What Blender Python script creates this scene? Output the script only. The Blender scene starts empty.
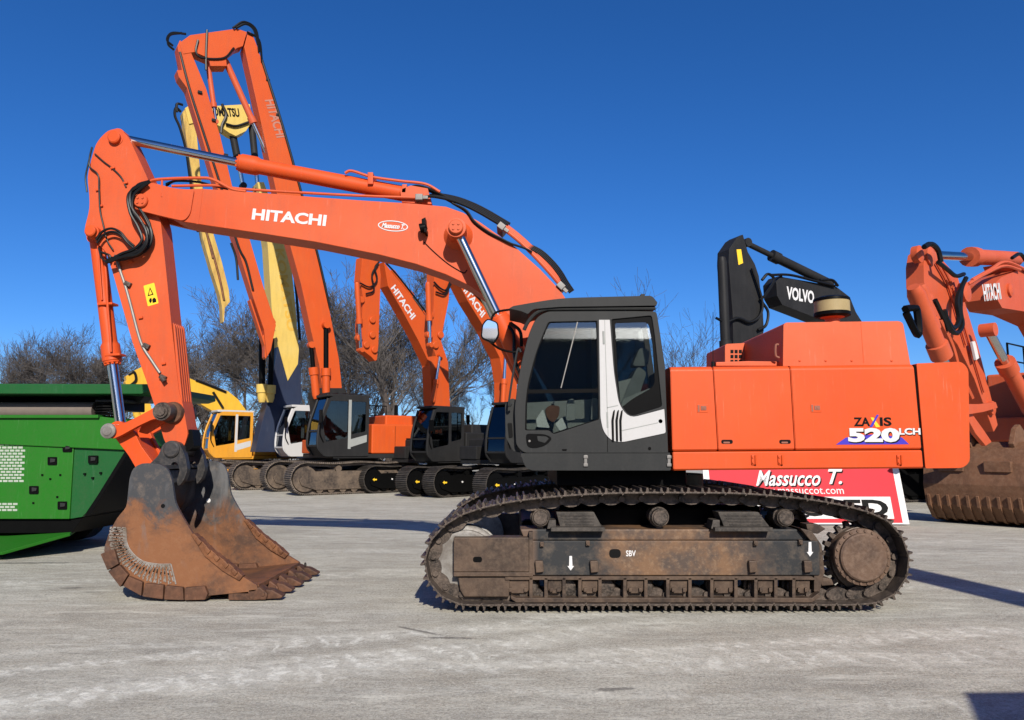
import bpy, bmesh, math, random
from mathutils import Vector, Matrix
random.seed(11)
SC = bpy.context.scene
COL = SC.collection
R = math.radians

# ------------------------------------------------------------------ camera
H = 1.8
F = 745.0
PITCH = math.atan(88 / F)
cd = bpy.data.cameras.new('camera')
cam = bpy.data.objects.new('camera', cd)
COL.objects.link(cam)
cam.location = (0, 0, H)
cam.rotation_euler = (math.pi / 2 + PITCH, 0, 0)
cd.sensor_width = 36
cd.lens = 36 * F / 1024
cd.clip_end = 3000
SC.camera = cam
_c, _s = math.cos(PITCH), math.sin(PITCH)
EYE = Vector((0, 0, H))


def ray(px, py):
    a = (px - 512) / F
    b = (360 - py) / F
    return Vector((a, _c - _s * b, _s + _c * b))


def W(px, py, Y):
    """the point of the plane y=Y that stands at that place of the photograph"""
    d = ray(px, py)
    return EYE + d * (Y / d.y)


def G(px, py):
    d = ray(px, py)
    return EYE + d * (-H / d.z)


def PROJ(p):
    d = Vector(p) - EYE
    x, y, z = d.x, d.y * _c + d.z * _s, -d.y * _s + d.z * _c
    return 512 + F * x / y, 360 - F * z / y


def XZ(pts, Y):
    return [(W(x, y, Y).x, W(x, y, Y).z) for x, y in pts]


# ------------------------------------------------------------------ scene tree helpers
def WM(o):
    if o is None:
        return Matrix()
    return WM(o.parent) @ (o.matrix_parent_inverse if o.parent else Matrix()) @ o.matrix_basis


def tag(o, label=None, cat=None, group=None, kind=None):
    if label: o['label'] = label
    if cat: o['category'] = cat
    if group: o['group'] = group
    if kind: o['kind'] = kind
    return o


def thing(name, label, cat, loc=(0, 0, 0), rz=0, group=None):
    o = bpy.data.objects.new(name, None)
    COL.objects.link(o)
    o.empty_display_size = .3
    o.location = loc
    o.rotation_euler = (0, 0, rz)
    return tag(o, label, cat, group)


def copy_tree(o, parent=None):
    c = o.copy()
    COL.objects.link(c)
    if parent is not None: c.parent = parent
    for k in [k for k in SC.objects if k.parent == o]:
        copy_tree(k, c)
    return c


class MB:
    """collects shapes into ONE mesh"""

    def __init__(self):
        self.bm = bmesh.new()

    def merge(self, t, M=None):
        if M is not None: bmesh.ops.transform(t, matrix=M, verts=t.verts)
        me = bpy.data.meshes.new('tmp')
        t.to_mesh(me)
        t.free()
        self.bm.from_mesh(me)
        bpy.data.meshes.remove(me)
        return self

    def box(self, x0, x1, y0, y1, z0, z1, bev=0.0, M=None, seg=2):
        t = bmesh.new()
        bmesh.ops.create_cube(t, size=1)
        for v in t.verts:
            v.co = Vector((x0 + (v.co.x + .5) * (x1 - x0), y0 + (v.co.y + .5) * (y1 - y0), z0 + (v.co.z + .5) * (z1 - z0)))
        bmesh.ops.recalc_face_normals(t, faces=t.faces)
        if bev: bmesh.ops.bevel(t, geom=list(t.edges), offset=bev, segments=seg, profile=.5, affect='EDGES', clamp_overlap=True)
        return self.merge(t, M)

    def prism3(self, pts, dvec, bev=0.0, M=None, seg=2):
        """polygon of 3D points pushed along dvec"""
        t = bmesh.new()
        vs = [t.verts.new(Vector(p)) for p in pts]
        f = t.faces.new(vs)
        r = bmesh.ops.extrude_face_region(t, geom=[f])
        nv = [g for g in r['geom'] if isinstance(g, bmesh.types.BMVert)]
        bmesh.ops.translate(t, vec=Vector(dvec), verts=nv)
        bmesh.ops.recalc_face_normals(t, faces=t.faces)
        if bev: bmesh.ops.bevel(t, geom=list(t.edges), offset=bev, segments=seg, profile=.5, affect='EDGES', clamp_overlap=True)
        return self.merge(t, M)

    def prism(self, xz, y0, y1, bev=0.0, M=None, seg=2):
        return self.prism3([(x, y0, z) for x, z in xz], (0, y1 - y0, 0), bev, M, seg)

    def ppx(self, px, Y0, Y1, bev=0.0):
        """outline given where it shows in the photograph on the plane Y0, as thick as Y1-Y0"""
        return self.prism(XZ(px, Y0), Y0, Y1, bev)

    def bar(self, p0, p1, w, h, up=(0, 0, 1), bev=0.0):
        p0, p1 = Vector(p0), Vector(p1)
        d = p1 - p0
        x = d.normalized()
        z = Vector(up)
        y = z.cross(x)
        if y.length < 1e-4:
            y = Vector((0, 1, 0)).cross(x)
        y.normalize()
        z = x.cross(y)
        M = Matrix((x, y, z)).transposed().to_4x4()
        M.translation = p0
        return self.box(0, d.length, -w / 2, w / 2, -h / 2, h / 2, bev, M)

    def lathe(self, p0, axis, prof, seg=24, caps=True):
        """prof: (distance along axis, radius)"""
        p0 = Vector(p0)
        a = Vector(axis).normalized()
        u = a.orthogonal().normalized()
        v = a.cross(u)
        t = bmesh.new()
        rings = []
        for d, r in prof:
            rings.append([t.verts.new(p0 + a * d + (u * math.cos(2 * math.pi * i / seg) + v * math.sin(2 * math.pi * i / seg)) * r) for i in range(seg)])
        for A, B in zip(rings, rings[1:]):
            for i in range(seg):
                j = (i + 1) % seg
                t.faces.new((A[i], A[j], B[j], B[i]))
        if caps:
            t.faces.new(list(reversed(rings[0])))
            t.faces.new(rings[-1])
        bmesh.ops.recalc_face_normals(t, faces=t.faces)
        return self.merge(t)

    def cyl(self, p0, p1, r, r1=None, seg=20, ch=0.0):
        p0, p1 = Vector(p0), Vector(p1)
        L = (p1 - p0).length
        r1 = r if r1 is None else r1
        if ch:
            pr = [(0, r - ch), (ch, r), (L - ch, r1), (L, r1 - ch)]
        else:
            pr = [(0, r), (L, r1)]
        return self.lathe(p0, p1 - p0, pr, seg)

    def tube(self, pts, r, seg=7, smooth=True, n=6):
        pts = [Vector(p) for p in pts]
        if smooth and len(pts) > 2:
            q = [pts[0] * 2 - pts[1]] + pts + [pts[-1] * 2 - pts[-2]]
            out = []
            for i in range(1, len(q) - 2):
                a, b, c, d = q[i - 1], q[i], q[i + 1], q[i + 2]
                for k in range(n):
                    s = k / n
                    out.append(.5 * ((2 * b) + (c - a) * s + (2 * a - 5 * b + 4 * c - d) * s * s + (3 * b - a - 3 * c + d) * s ** 3))
            out.append(pts[-1])
            pts = out
        t = bmesh.new()
        rings = []
        u = None
        for i, p in enumerate(pts):
            d = (pts[min(i + 1, len(pts) - 1)] - pts[max(i - 1, 0)]).normalized()
            if u is None:
                u = d.orthogonal().normalized()
            u = (u - d * u.dot(d))
            if u.length < 1e-5: u = d.orthogonal()
            u.normalize()
            v = d.cross(u)
            rr = r[i] if isinstance(r, (list, tuple)) and i < len(r) else (r if not isinstance(r, (list, tuple)) else r[-1])
            rings.append([t.verts.new(p + (u * math.cos(2 * math.pi * k / seg) + v * math.sin(2 * math.pi * k / seg)) * rr) for k in range(seg)])
        for A, B in zip(rings, rings[1:]):
            for k in range(seg):
                j = (k + 1) % seg
                t.faces.new((A[k], A[j], B[j], B[k]))
        t.faces.new(list(reversed(rings[0])))
        t.faces.new(rings[-1])
        bmesh.ops.recalc_face_normals(t, faces=t.faces)
        return self.merge(t)

    def plate(self, outer, holes, org, ax, ay, th, bev=0.0):
        """plate with holes; 2D outline mapped by ax, ay from org; thick th along ax x ay (away = +)"""
        cu = bpy.data.curves.new('c', 'CURVE')
        cu.dimensions = '2D'
        cu.fill_mode = 'BOTH'
        cu.extrude = th / 2
        cu.bevel_depth = bev
        for loop in [outer] + list(holes):
            sp = cu.splines.new('POLY')
            sp.points.add(len(loop) - 1)
            for p, c in zip(sp.points, loop): p.co = (c[0], c[1], 0, 1)
            sp.use_cyclic_u = True
        ob = bpy.data.objects.new('c', cu)
        COL.objects.link(ob)
        bpy.context.view_layer.update()
        me = bpy.data.meshes.new_from_object(ob.evaluated_get(bpy.context.evaluated_depsgraph_get()))
        bpy.data.objects.remove(ob)
        bpy.data.curves.remove(cu)
        ax, ay = Vector(ax), Vector(ay)
        n = ax.cross(ay)
        M = Matrix((ax, ay, n)).transposed().to_4x4()
        M.translation = Vector(org) + n * (th / 2)
        t = bmesh.new()
        t.from_mesh(me)
        bpy.data.meshes.remove(me)
        bmesh.ops.remove_doubles(t, verts=t.verts, dist=1e-5)
        bmesh.ops.transform(t, matrix=M, verts=t.verts)
        bmesh.ops.recalc_face_normals(t, faces=t.faces)
        return self.merge(t)

    def ppl(self, outer, holes, Y, th, bev=0.0):
        """plate in the plane y=Y, outlines in photo pixels; grows away from the camera"""
        o = XZ(outer, Y)
        hs = [XZ(h, Y) for h in holes]
        # ax = -x so that ax x ay = +y
        return self.plate([(-x, z) for x, z in o], [[(-x, z) for x, z in h] for h in hs], (0, Y, 0), (-1, 0, 0), (0, 0, 1), th, bev)

    def build(self, name, mat, parent=None, local=False, angle=35, label=None):
        me = bpy.data.meshes.new(name)
        self.bm.to_mesh(me)
        self.bm.free()
        for p in me.polygons: p.use_smooth = True
        me.set_sharp_from_angle(angle=R(angle))
        me.materials.append(mat)
        o = bpy.data.objects.new(name, me)
        COL.objects.link(o)
        wn = o.modifiers.new('normals', 'WEIGHTED_NORMAL')
        wn.weight = 80
        wn.keep_sharp = True
        if parent is not None:
            o.parent = parent
            if not local: o.matrix_parent_inverse = WM(parent).inverted()
        if label: o['label'] = label
        return o


def rnd_poly(pts, r, n=4):
    """rounds the corners of a closed 2D outline; r a number or a list"""
    out = []
    N = len(pts)
    for i in range(N):
        p = Vector(pts[i][:2]); a = Vector(pts[i - 1][:2]); b = Vector(pts[(i + 1) % N][:2])
        rr = r[i] if isinstance(r, (list, tuple)) else r
        da, db = a - p, b - p
        k = min(rr, da.length * .48, db.length * .48)
        if k < 1e-4:
            out.append((p.x, p.y)); continue
        q0, q1 = p + da.normalized() * k, p + db.normalized() * k
        for j in range(n + 1):
            t = j / n
            q = q0 * (1 - t) ** 2 + p * 2 * t * (1 - t) + q1 * t * t
            out.append((q.x, q.y))
    return out


def catmull(pts, n=8, closed=True):
    out = []
    N = len(pts)
    rng = range(N) if closed else range(N - 1)
    for i in rng:
        g = (lambda k: Vector(pts[k % N])) if closed else (lambda k: Vector(pts[max(0, min(N - 1, k))]))
        a, b, c, d = g(i - 1), g(i), g(i + 1), g(i + 2)
        for k in range(n):
            s = k / n
            out.append(.5 * ((2 * b) + (c - a) * s + (2 * a - 5 * b + 4 * c - d) * s * s + (3 * b - a - 3 * c + d) * s ** 3))
    if not closed: out.append(Vector(pts[-1]))
    return out


def text_on(s, p0, ux, uz, w, h, mat, name, parent, bold=0.0, shear=0.0, local=False, th=.002, label=None):
    """lettering fitted into a w x h field that starts at p0, runs along ux and stands along uz"""
    cu = bpy.data.curves.new('t', 'FONT')
    cu.body = s
    cu.size = 1
    cu.offset = bold
    cu.shear = shear
    cu.extrude = .01
    cu.resolution_u = 3
    ob = bpy.data.objects.new('t', cu)
    COL.objects.link(ob)
    bpy.context.view_layer.update()
    me = bpy.data.meshes.new_from_object(ob.evaluated_get(bpy.context.evaluated_depsgraph_get()))
    bpy.data.objects.remove(ob)
    bpy.data.curves.remove(cu)
    xs = [v.co.x for v in me.vertices]; ys = [v.co.y for v in me.vertices]
    x0, x1, y0, y1 = min(xs), max(xs), min(ys), max(ys)
    ux, uz = Vector(ux).normalized(), Vector(uz).normalized()
    n = ux.cross(uz)
    for v in me.vertices:
        v.co = Vector(p0) + ux * ((v.co.x - x0) / (x1 - x0) * w) + uz * ((v.co.y - y0) / (y1 - y0) * h) + n * (v.co.z / .01 * th)
    me.materials.append(mat)
    o = bpy.data.objects.new(name, me)
    COL.objects.link(o)
    if parent is not None:
        o.parent = parent
        if not local: o.matrix_parent_inverse = WM(parent).inverted()
    if label: o['label'] = label
    return o


# ------------------------------------------------------------------ materials
def lin(r, g, b):
    f = lambda c: ((c / 255 + .055) / 1.055) ** 2.4 if c > 10 else c / 255 / 12.92
    return (f(r), f(g), f(b), 1)


class NT:
    def __init__(self, name):
        self.m = bpy.data.materials.new(name)
        self.m.use_nodes = True
        self.t = self.m.node_tree
        self.t.nodes.clear()
        self.out = self.n('ShaderNodeOutputMaterial')
        self.co = None

    def n(self, ty, **k):
        x = self.t.nodes.new(ty)
        for a, b in k.items(): setattr(x, a, b)
        return x

    def l(self, a, b):
        self.t.links.new(a, b)

    def coord(self, scale=(1, 1, 1), rot=(0, 0, 0)):
        if self.co is None: self.co = self.n('ShaderNodeTexCoord')
        mp = self.n('ShaderNodeMapping')
        mp.inputs['Scale'].default_value = scale
        mp.inputs['Rotation'].default_value = rot
        self.l(self.co.outputs['Object'], mp.inputs['Vector'])
        return mp.outputs['Vector']

    def noise(self, sc, det=6, rough=.6, vec=None, dist=0.0):
        x = self.n('ShaderNodeTexNoise')
        x.inputs['Scale'].default_value = sc
        x.inputs['Detail'].default_value = det
        x.inputs['Roughness'].default_value = rough
        x.inputs['Distortion'].default_value = dist
        self.l(vec if vec is not None else self.coord(), x.inputs['Vector'])
        return x.outputs['Fac']

    def ramp(self, fac, a, b, lo=0.0, hi=1.0):
        x = self.n('ShaderNodeMapRange')
        x.inputs['From Min'].default_value = a
        x.inputs['From Max'].default_value = b
        x.inputs['To Min'].default_value = lo
        x.inputs['To Max'].default_value = hi
        x.clamp = True
        self.l(fac, x.inputs['Value'])
        return x.outputs['Result']

    def math(self, op, a, b):
        x = self.n('ShaderNodeMath', operation=op)
        for i, v in enumerate((a, b)):
            if isinstance(v, (int, float)): x.inputs[i].default_value = v
            else: self.l(v, x.inputs[i])
        return x.outputs[0]

    def mix(self, fac, a, b):
        x = self.n('ShaderNodeMix', data_type='RGBA')
        for k, v in ((0, fac), (6, a), (7, b)):
            if isinstance(v, (int, float, tuple)): x.inputs[k].default_value = v
            else: self.l(v, x.inputs[k])
        return x.outputs[2]

    def bsdf(self, color, rough=.5, metal=0.0, bump=None, bstr=.2, bdist=.01, spec=.5, coat=0.0):
        b = self.n('ShaderNodeBsdfPrincipled')
        for k, v in (('Base Color', color), ('Roughness', rough), ('Metallic', metal)):
            if isinstance(v, (int, float, tuple)): b.inputs[k].default_value = v
            else: self.l(v, b.inputs[k])
        b.inputs['Specular IOR Level'].default_value = spec
        b.inputs['Coat Weight'].default_value = coat
        if bump is not None:
            x = self.n('ShaderNodeBump')
            x.inputs['Strength'].default_value = bstr
            x.inputs['Distance'].default_value = bdist
            self.l(bump, x.inputs['Height'])
            self.l(x.outputs[0], b.inputs['Normal'])
        self.l(b.outputs[0], self.out.inputs['Surface'])
        return self.m


def paint(name, col, fade=None, dirt=(.09, .065, .05, 1), rough=.45, fadeamt=.35, dirtamt=.35, chips=.5, spec=.22, scratch=.42):
    """weathered machine paint: sun-faded patches, dusty runs, small chips"""
    t = NT(name)
    fade = fade or tuple(min(1, c * 1.12 + .035) for c in col[:3]) + (1,)
    big = t.ramp(t.noise(.9, 5, .6), .35, .68)
    streak = t.ramp(t.noise(2.2, 6, .65, t.coord((3.0, 3.0, .5))), .45, .8)
    fine = t.noise(34, 4, .6)
    c = t.mix(t.math('MULTIPLY', big, fadeamt), col, fade)
    c = t.mix(t.math('MULTIPLY', t.ramp(fine, .35, .75), .10), c, dirt)
    c = t.mix(t.math('MULTIPLY', streak, dirtamt * .35), c, dirt)
    chip = t.ramp(t.noise(16, 8, .72), .69, .73)
    chip2 = t.math('MULTIPLY', chip, t.ramp(t.noise(1.7, 3, .5), .42, .62))
    c = t.mix(t.math('MULTIPLY', chip2, chips), c, (.06, .035, .025, 1))
    scr = t.math('MULTIPLY', t.ramp(t.noise(3.2, 5, .7, t.coord((9, 9, .55), (0, R(14), 0)), .4), .60, .72), t.ramp(t.noise(1.1, 4, .6), .42, .62))
    c = t.mix(t.math('MULTIPLY', scr, scratch), c, tuple(min(1, x * 1.15 + .10) for x in fade[:3]) + (1,))
    rg = t.math('ADD', t.math('MULTIPLY', fine, .18), rough - .05)
    return t.bsdf(c, rg, 0, t.noise(5, 3, .5), .03, .01, spec)


def steel(name, a, b, c=None, rough=.6, metal=.2, sc=3.0, lo=.4, hi=.62, bstr=.35):
    """worn bare or rusty steel in two or three tones"""
    t = NT(name)
    n1 = t.ramp(t.noise(sc, 8, .65, dist=.4), lo, hi)
    n2 = t.ramp(t.noise(sc * 7, 6, .7), .45, .75)
    col = t.mix(n1, a, b)
    if c: col = t.mix(t.math('MULTIPLY', n2, .55), col, c)
    rg = t.math('ADD', t.math('MULTIPLY', n2, .25), rough - .1)
    return t.bsdf(col, rg, metal, t.noise(sc * 14, 5, .65), bstr, .006, .25)


def plain(name, col, rough=.5, metal=0.0, var=.25, spec=.2, bump=.05, sc=8):
    t = NT(name)
    n = t.ramp(t.noise(sc, 6, .6), .3, .7)
    c = t.mix(t.math('MULTIPLY', n, var), col, tuple(x * .45 for x in col[:3]) + (1,))
    return t.bsdf(c, rough, metal, t.noise(sc * 6, 4, .6), bump, .004, spec)


def glass(name, tint=(.55, .6, .6, 1), refl=.10):
    t = NT(name)
    tr = t.n('ShaderNodeBsdfTransparent'); tr.inputs[0].default_value = tint
    gl = t.n('ShaderNodeBsdfGlossy'); gl.inputs['Roughness'].default_value = .02
    gl.inputs['Color'].default_value = (.9, .95, 1, 1)
    lw = t.n('ShaderNodeFresnel'); lw.inputs['IOR'].default_value = 1.5
    f = t.math('ADD', lw.outputs[0], refl)
    mx = t.n('ShaderNodeMixShader')
    t.l(f, mx.inputs[0]); t.l(tr.outputs[0], mx.inputs[1]); t.l(gl.outputs[0], mx.inputs[2])
    t.l(mx.outputs[0], t.out.inputs['Surface'])
    return t.m


def mirror_mat(name):
    t = NT(name)
    return t.bsdf((.85, .87, .9, 1), .03, 1.0)


ORANGE = (.55, .063, .008, 1)
M = {}
M['orange'] = paint('orange_paint', ORANGE, (.57, .088, .018, 1), fadeamt=.55, dirtamt=.3)
M['orange_boom'] = paint('orange_boom_paint', (.52, .069, .014, 1), (.54, .100, .032, 1), fadeamt=.7, dirtamt=.6, chips=.8, scratch=.5)
M['orange_hood'] = paint('orange_hood_paint', (.54, .088, .026, 1), (.56, .125, .052, 1), fadeamt=.6, dirtamt=.2, rough=.5)
M['orange_bg'] = paint('orange_yard_paint', (.51, .068, .008, 1), (.53, .092, .015, 1), fadeamt=.5, dirtamt=.5)
M['orange_pale'] = paint('orange_pale_paint', (.50, .080, .026, 1), (.53, .115, .052, 1), fadeamt=.6, dirtamt=.5)
M['charcoal'] = paint('charcoal_paint', (.019, .020, .0195, 1), (.028, .029, .028, 1), (.07, .065, .06, 1), rough=.5, dirtamt=.3, chips=.2, scratch=.12, spec=.15)
M['charcoal2'] = paint('charcoal_yard_paint', (.012, .012, .012, 1), (.03, .03, .03, 1), (.07, .065, .06, 1), rough=.5, dirtamt=.3, chips=.2, scratch=.12, spec=.15)
M['black'] = plain('black_steel', (.004, .004, .004, 1), .45, 0, .3, .05)
M['rubber'] = plain('rubber', (.007, .007, .007, 1), .4, 0, .3)
M['white'] = paint('white_paint', (.43, .425, .41, 1), (.47, .46, .445, 1), (.3, .27, .24, 1), dirtamt=.25, chips=.2)
M['decal_white'] = plain('white_decal', (.58, .57, .55, 1), .5, 0, .08)
M['decal_black'] = plain('black_decal', (.005, .005, .005, 1), .6, 0, .1, .08)
M['decal_blue'] = plain('violet_decal', (.05, .035, .38, 1), .45, 0, .1)
M['decal_yellow'] = plain('yellow_decal', (.8, .5, .03, 1), .5, 0, .1)
M['decal_grey'] = plain('grey_decal', (.26, .10, .065, 1), .6, 0, .3)
M['decal_steel'] = plain('blue_grey_decal', (.40, .17, .12, 1), .6, 0, .3)
M['grille'] = plain('grille_light', (.36, .4, .33, 1), .6, 0, .3)
M['decal_ochre'] = plain('ochre_decal', (.62, .36, .05, 1), .6, 0, .3)
M['yellow'] = paint('yellow_paint', (.60, .34, .02, 1), (.62, .40, .06, 1), dirtamt=.6, fadeamt=.5)
M['amber'] = paint('amber_paint', (.56, .24, .016, 1), (.6, .31, .045, 1), dirtamt=.6, fadeamt=.5)
M['yellow_rusty'] = paint('yellow_rusty_paint', (.56, .38, .09, 1), (.45, .27, .07, 1), (.10, .05, .02, 1), dirtamt=2.0, fadeamt=.8, chips=1.0)
M['yellow_pale'] = paint('yellow_pale_paint', (.58, .40, .085, 1), (.6, .45, .14, 1), dirtamt=.6, fadeamt=.5)
M['navy'] = paint('navy_paint', (.012, .020, .045, 1), (.02, .035, .07, 1), dirtamt=.3, chips=.2)
M['green'] = paint('green_paint', (.010, .115, .006, 1), (.016, .14, .010, 1), dirtamt=.25, chips=.15, fadeamt=.5)
M['green_dark'] = paint('green_dark_paint', (.006, .075, .016, 1), (.010, .09, .022, 1), dirtamt=.25, chips=.15, fadeamt=.5)
M['chrome'] = plain('chrome', (.60, .585, .565, 1), .13, 1.0, .25, bump=.0, sc=2)
M['zinc'] = plain('zinc', (.19, .18, .165, 1), .5, .4, .35)
M['idler'] = steel('worn_idler_steel', (.25, .24, .22, 1), (.14, .125, .11, 1), (.08, .065, .05, 1), .6, .15)
M['track'] = steel('track_steel', (.095, .073, .058, 1), (.028, .024, .021, 1), (.21, .165, .13, 1), .55, .35, 5)
M['track_dusty'] = steel('dusty_track_steel', (.17, .135, .105, 1), (.07, .058, .048, 1), (.27, .22, .17, 1), .7, .2, 4)
M['track_dark'] = steel('dark_track_steel', (.062, .054, .046, 1), (.028, .025, .022, 1), (.13, .11, .09, 1), .65, .2, 4)
M['frame'] = steel('brown_frame_steel', (.085, .056, .038, 1), (.032, .023, .018, 1), (.15, .105, .07, 1), .6, .15, 2.2)
M['frame_dusty'] = steel('dusty_frame_steel', (.115, .085, .06, 1), (.04, .031, .025, 1), (.2, .15, .105, 1), .75, .1, 1.6)
M['rust'] = steel('rusty_steel', (.19, .075, .03, 1), (.085, .036, .018, 1), (.3, .14, .065, 1), .65, .15, 2.6)
M['rust_dark'] = steel('brown_rusty_steel', (.11, .05, .028, 1), (.052, .028, .018, 1), (.19, .095, .052, 1), .7, .1, 2.6)
M['ear'] = steel('bucket_ear_steel', (.03, .03, .031, 1), (.055, .052, .05, 1), (.11, .09, .075, 1), .5, .3, 3)
M['hardface'] = steel('weld_bead_steel', (.36, .33, .29, 1), (.2, .16, .12, 1), (.12, .08, .055, 1), .5, .4, 6)
M['rust_light'] = steel('light_brown_steel', (.155, .078, .042, 1), (.10, .052, .03, 1), (.24, .14, .085, 1), .7, .1, 1.6)
M['cover'] = steel('final_drive_cover_steel', (.12, .075, .05, 1), (.07, .045, .033, 1), (.2, .14, .1, 1), .55, .2, 3)
M['glass'] = glass('cab_glass', (.70, .73, .72, 1), .04)
M['glass_far'] = glass('far_cab_glass', (.2, .22, .23, 1), .03)
M['glass_dark'] = glass('yard_cab_glass', (.5, .54, .55, 1), .02)
M['mirror'] = mirror_mat('mirror_glass')
M['seat'] = plain('seat_fabric', (.16, .17, .16, 1), .8, 0, .4)
M['trim'] = plain('grey_trim', (.26, .27, .25, 1), .7, 0, .2)
M['beige'] = plain('beige_filter', (.34, .27, .13, 1), .55, 0, .3)
M['belt'] = plain('grey_belt', (.16, .13, .11, 1), .75, 0, .3)
M['brown_lump'] = plain('brown_lump_matt', (.16, .065, .03, 1), .6, 0, .5)
M['reflection_white'] = plain('reflection_white', (.62, .63, .6, 1), .8, 0, .2)  # tone of the white reflection built into the cab
M['red_sign'] = plain('red_banner', (.47, .022, .032, 1), .6, 0, .12, sc=2)
M['lamp_glass'] = plain('lamp_lens', (.6, .6, .55, 1), .15, .3, .1)


def main_frame_mat():
    """black paint at both ends, worn through to rust in the middle"""
    t = NT('track_frame_paint')
    co = t.n('ShaderNodeTexCoord'); sp = t.n('ShaderNodeSeparateXYZ')
    t.l(co.outputs['Object'], sp.inputs[0])
    nz = t.math('ADD', sp.outputs['X'], t.math('MULTIPLY', t.noise(3.2, 7, .7), 1.0))
    a = t.ramp(nz, 1.45, 1.72)
    b = t.ramp(nz, 3.0, 3.4, 1, 0)
    k = t.math('MULTIPLY', a, b)
    rust = t.mix(t.ramp(t.noise(2.4, 8, .7), .42, .6), (.145, .078, .038, 1), (.062, .042, .031, 1))
    rust = t.mix(t.math('MULTIPLY', t.ramp(t.noise(17, 6, .7), .5, .75), .45), rust, (.33, .22, .13, 1))
    blk = t.mix(t.ramp(t.noise(5, 8, .75), .48, .72), (.014, .015, .016, 1), (.085, .066, .048, 1))
    left = t.ramp(sp.outputs['X'], .22, .30, 1, 0)
    c = t.mix(k, blk, rust)
    c = t.mix(left, c, (.11, .07, .047, 1))
    return t.bsdf(c, .6, .1, t.noise(22, 6, .7), .25, .006, .4)


def bucket_mat():
    """old dark paint left on the top of the bucket, rust below it"""
    t = NT('worn_bucket_steel')
    co = t.n('ShaderNodeTexCoord'); sp = t.n('ShaderNodeSeparateXYZ')
    t.l(co.outputs['Object'], sp.inputs[0])
    h = t.math('ADD', sp.outputs['Z'], t.math('MULTIPLY', t.math('SUBTRACT', t.noise(1.9, 8, .7, dist=.8), .5), 1.9))
    k = t.ramp(h, .92, 1.16)
    grey = t.mix(t.ramp(t.noise(7, 8, .75), .5, .75), (.045, .046, .048, 1), (.14, .11, .085, 1))
    grey = t.mix(t.math('MULTIPLY', t.ramp(t.noise(2.2, 5, .6, t.coord((1, 1, .35))), .52, .7), .6), grey, (.2, .2, .2, 1))
    rust = t.mix(t.ramp(t.noise(1.1, 9, .72, dist=.5), .43, .60), (.20, .082, .033, 1), (.072, .038, .024, 1))
    rust = t.mix(t.math('MULTIPLY', t.ramp(t.noise(12, 7, .75), .5, .8), .5), rust, (.27, .135, .066, 1))
    c = t.mix(k, rust, grey)
    str_ = t.math('MULTIPLY', t.ramp(t.noise(2.6, 6, .6, t.coord((1.6, 1, .4), (0, .5, 0)), .5), .54, .66), t.ramp(h, .35, .8))
    c = t.mix(t.math('MULTIPLY', str_, .75), c, (.13, .13, .13, 1))
    return t.bsdf(c, .58, .2, t.noise(24, 6, .7), .3, .006, .4)


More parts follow.
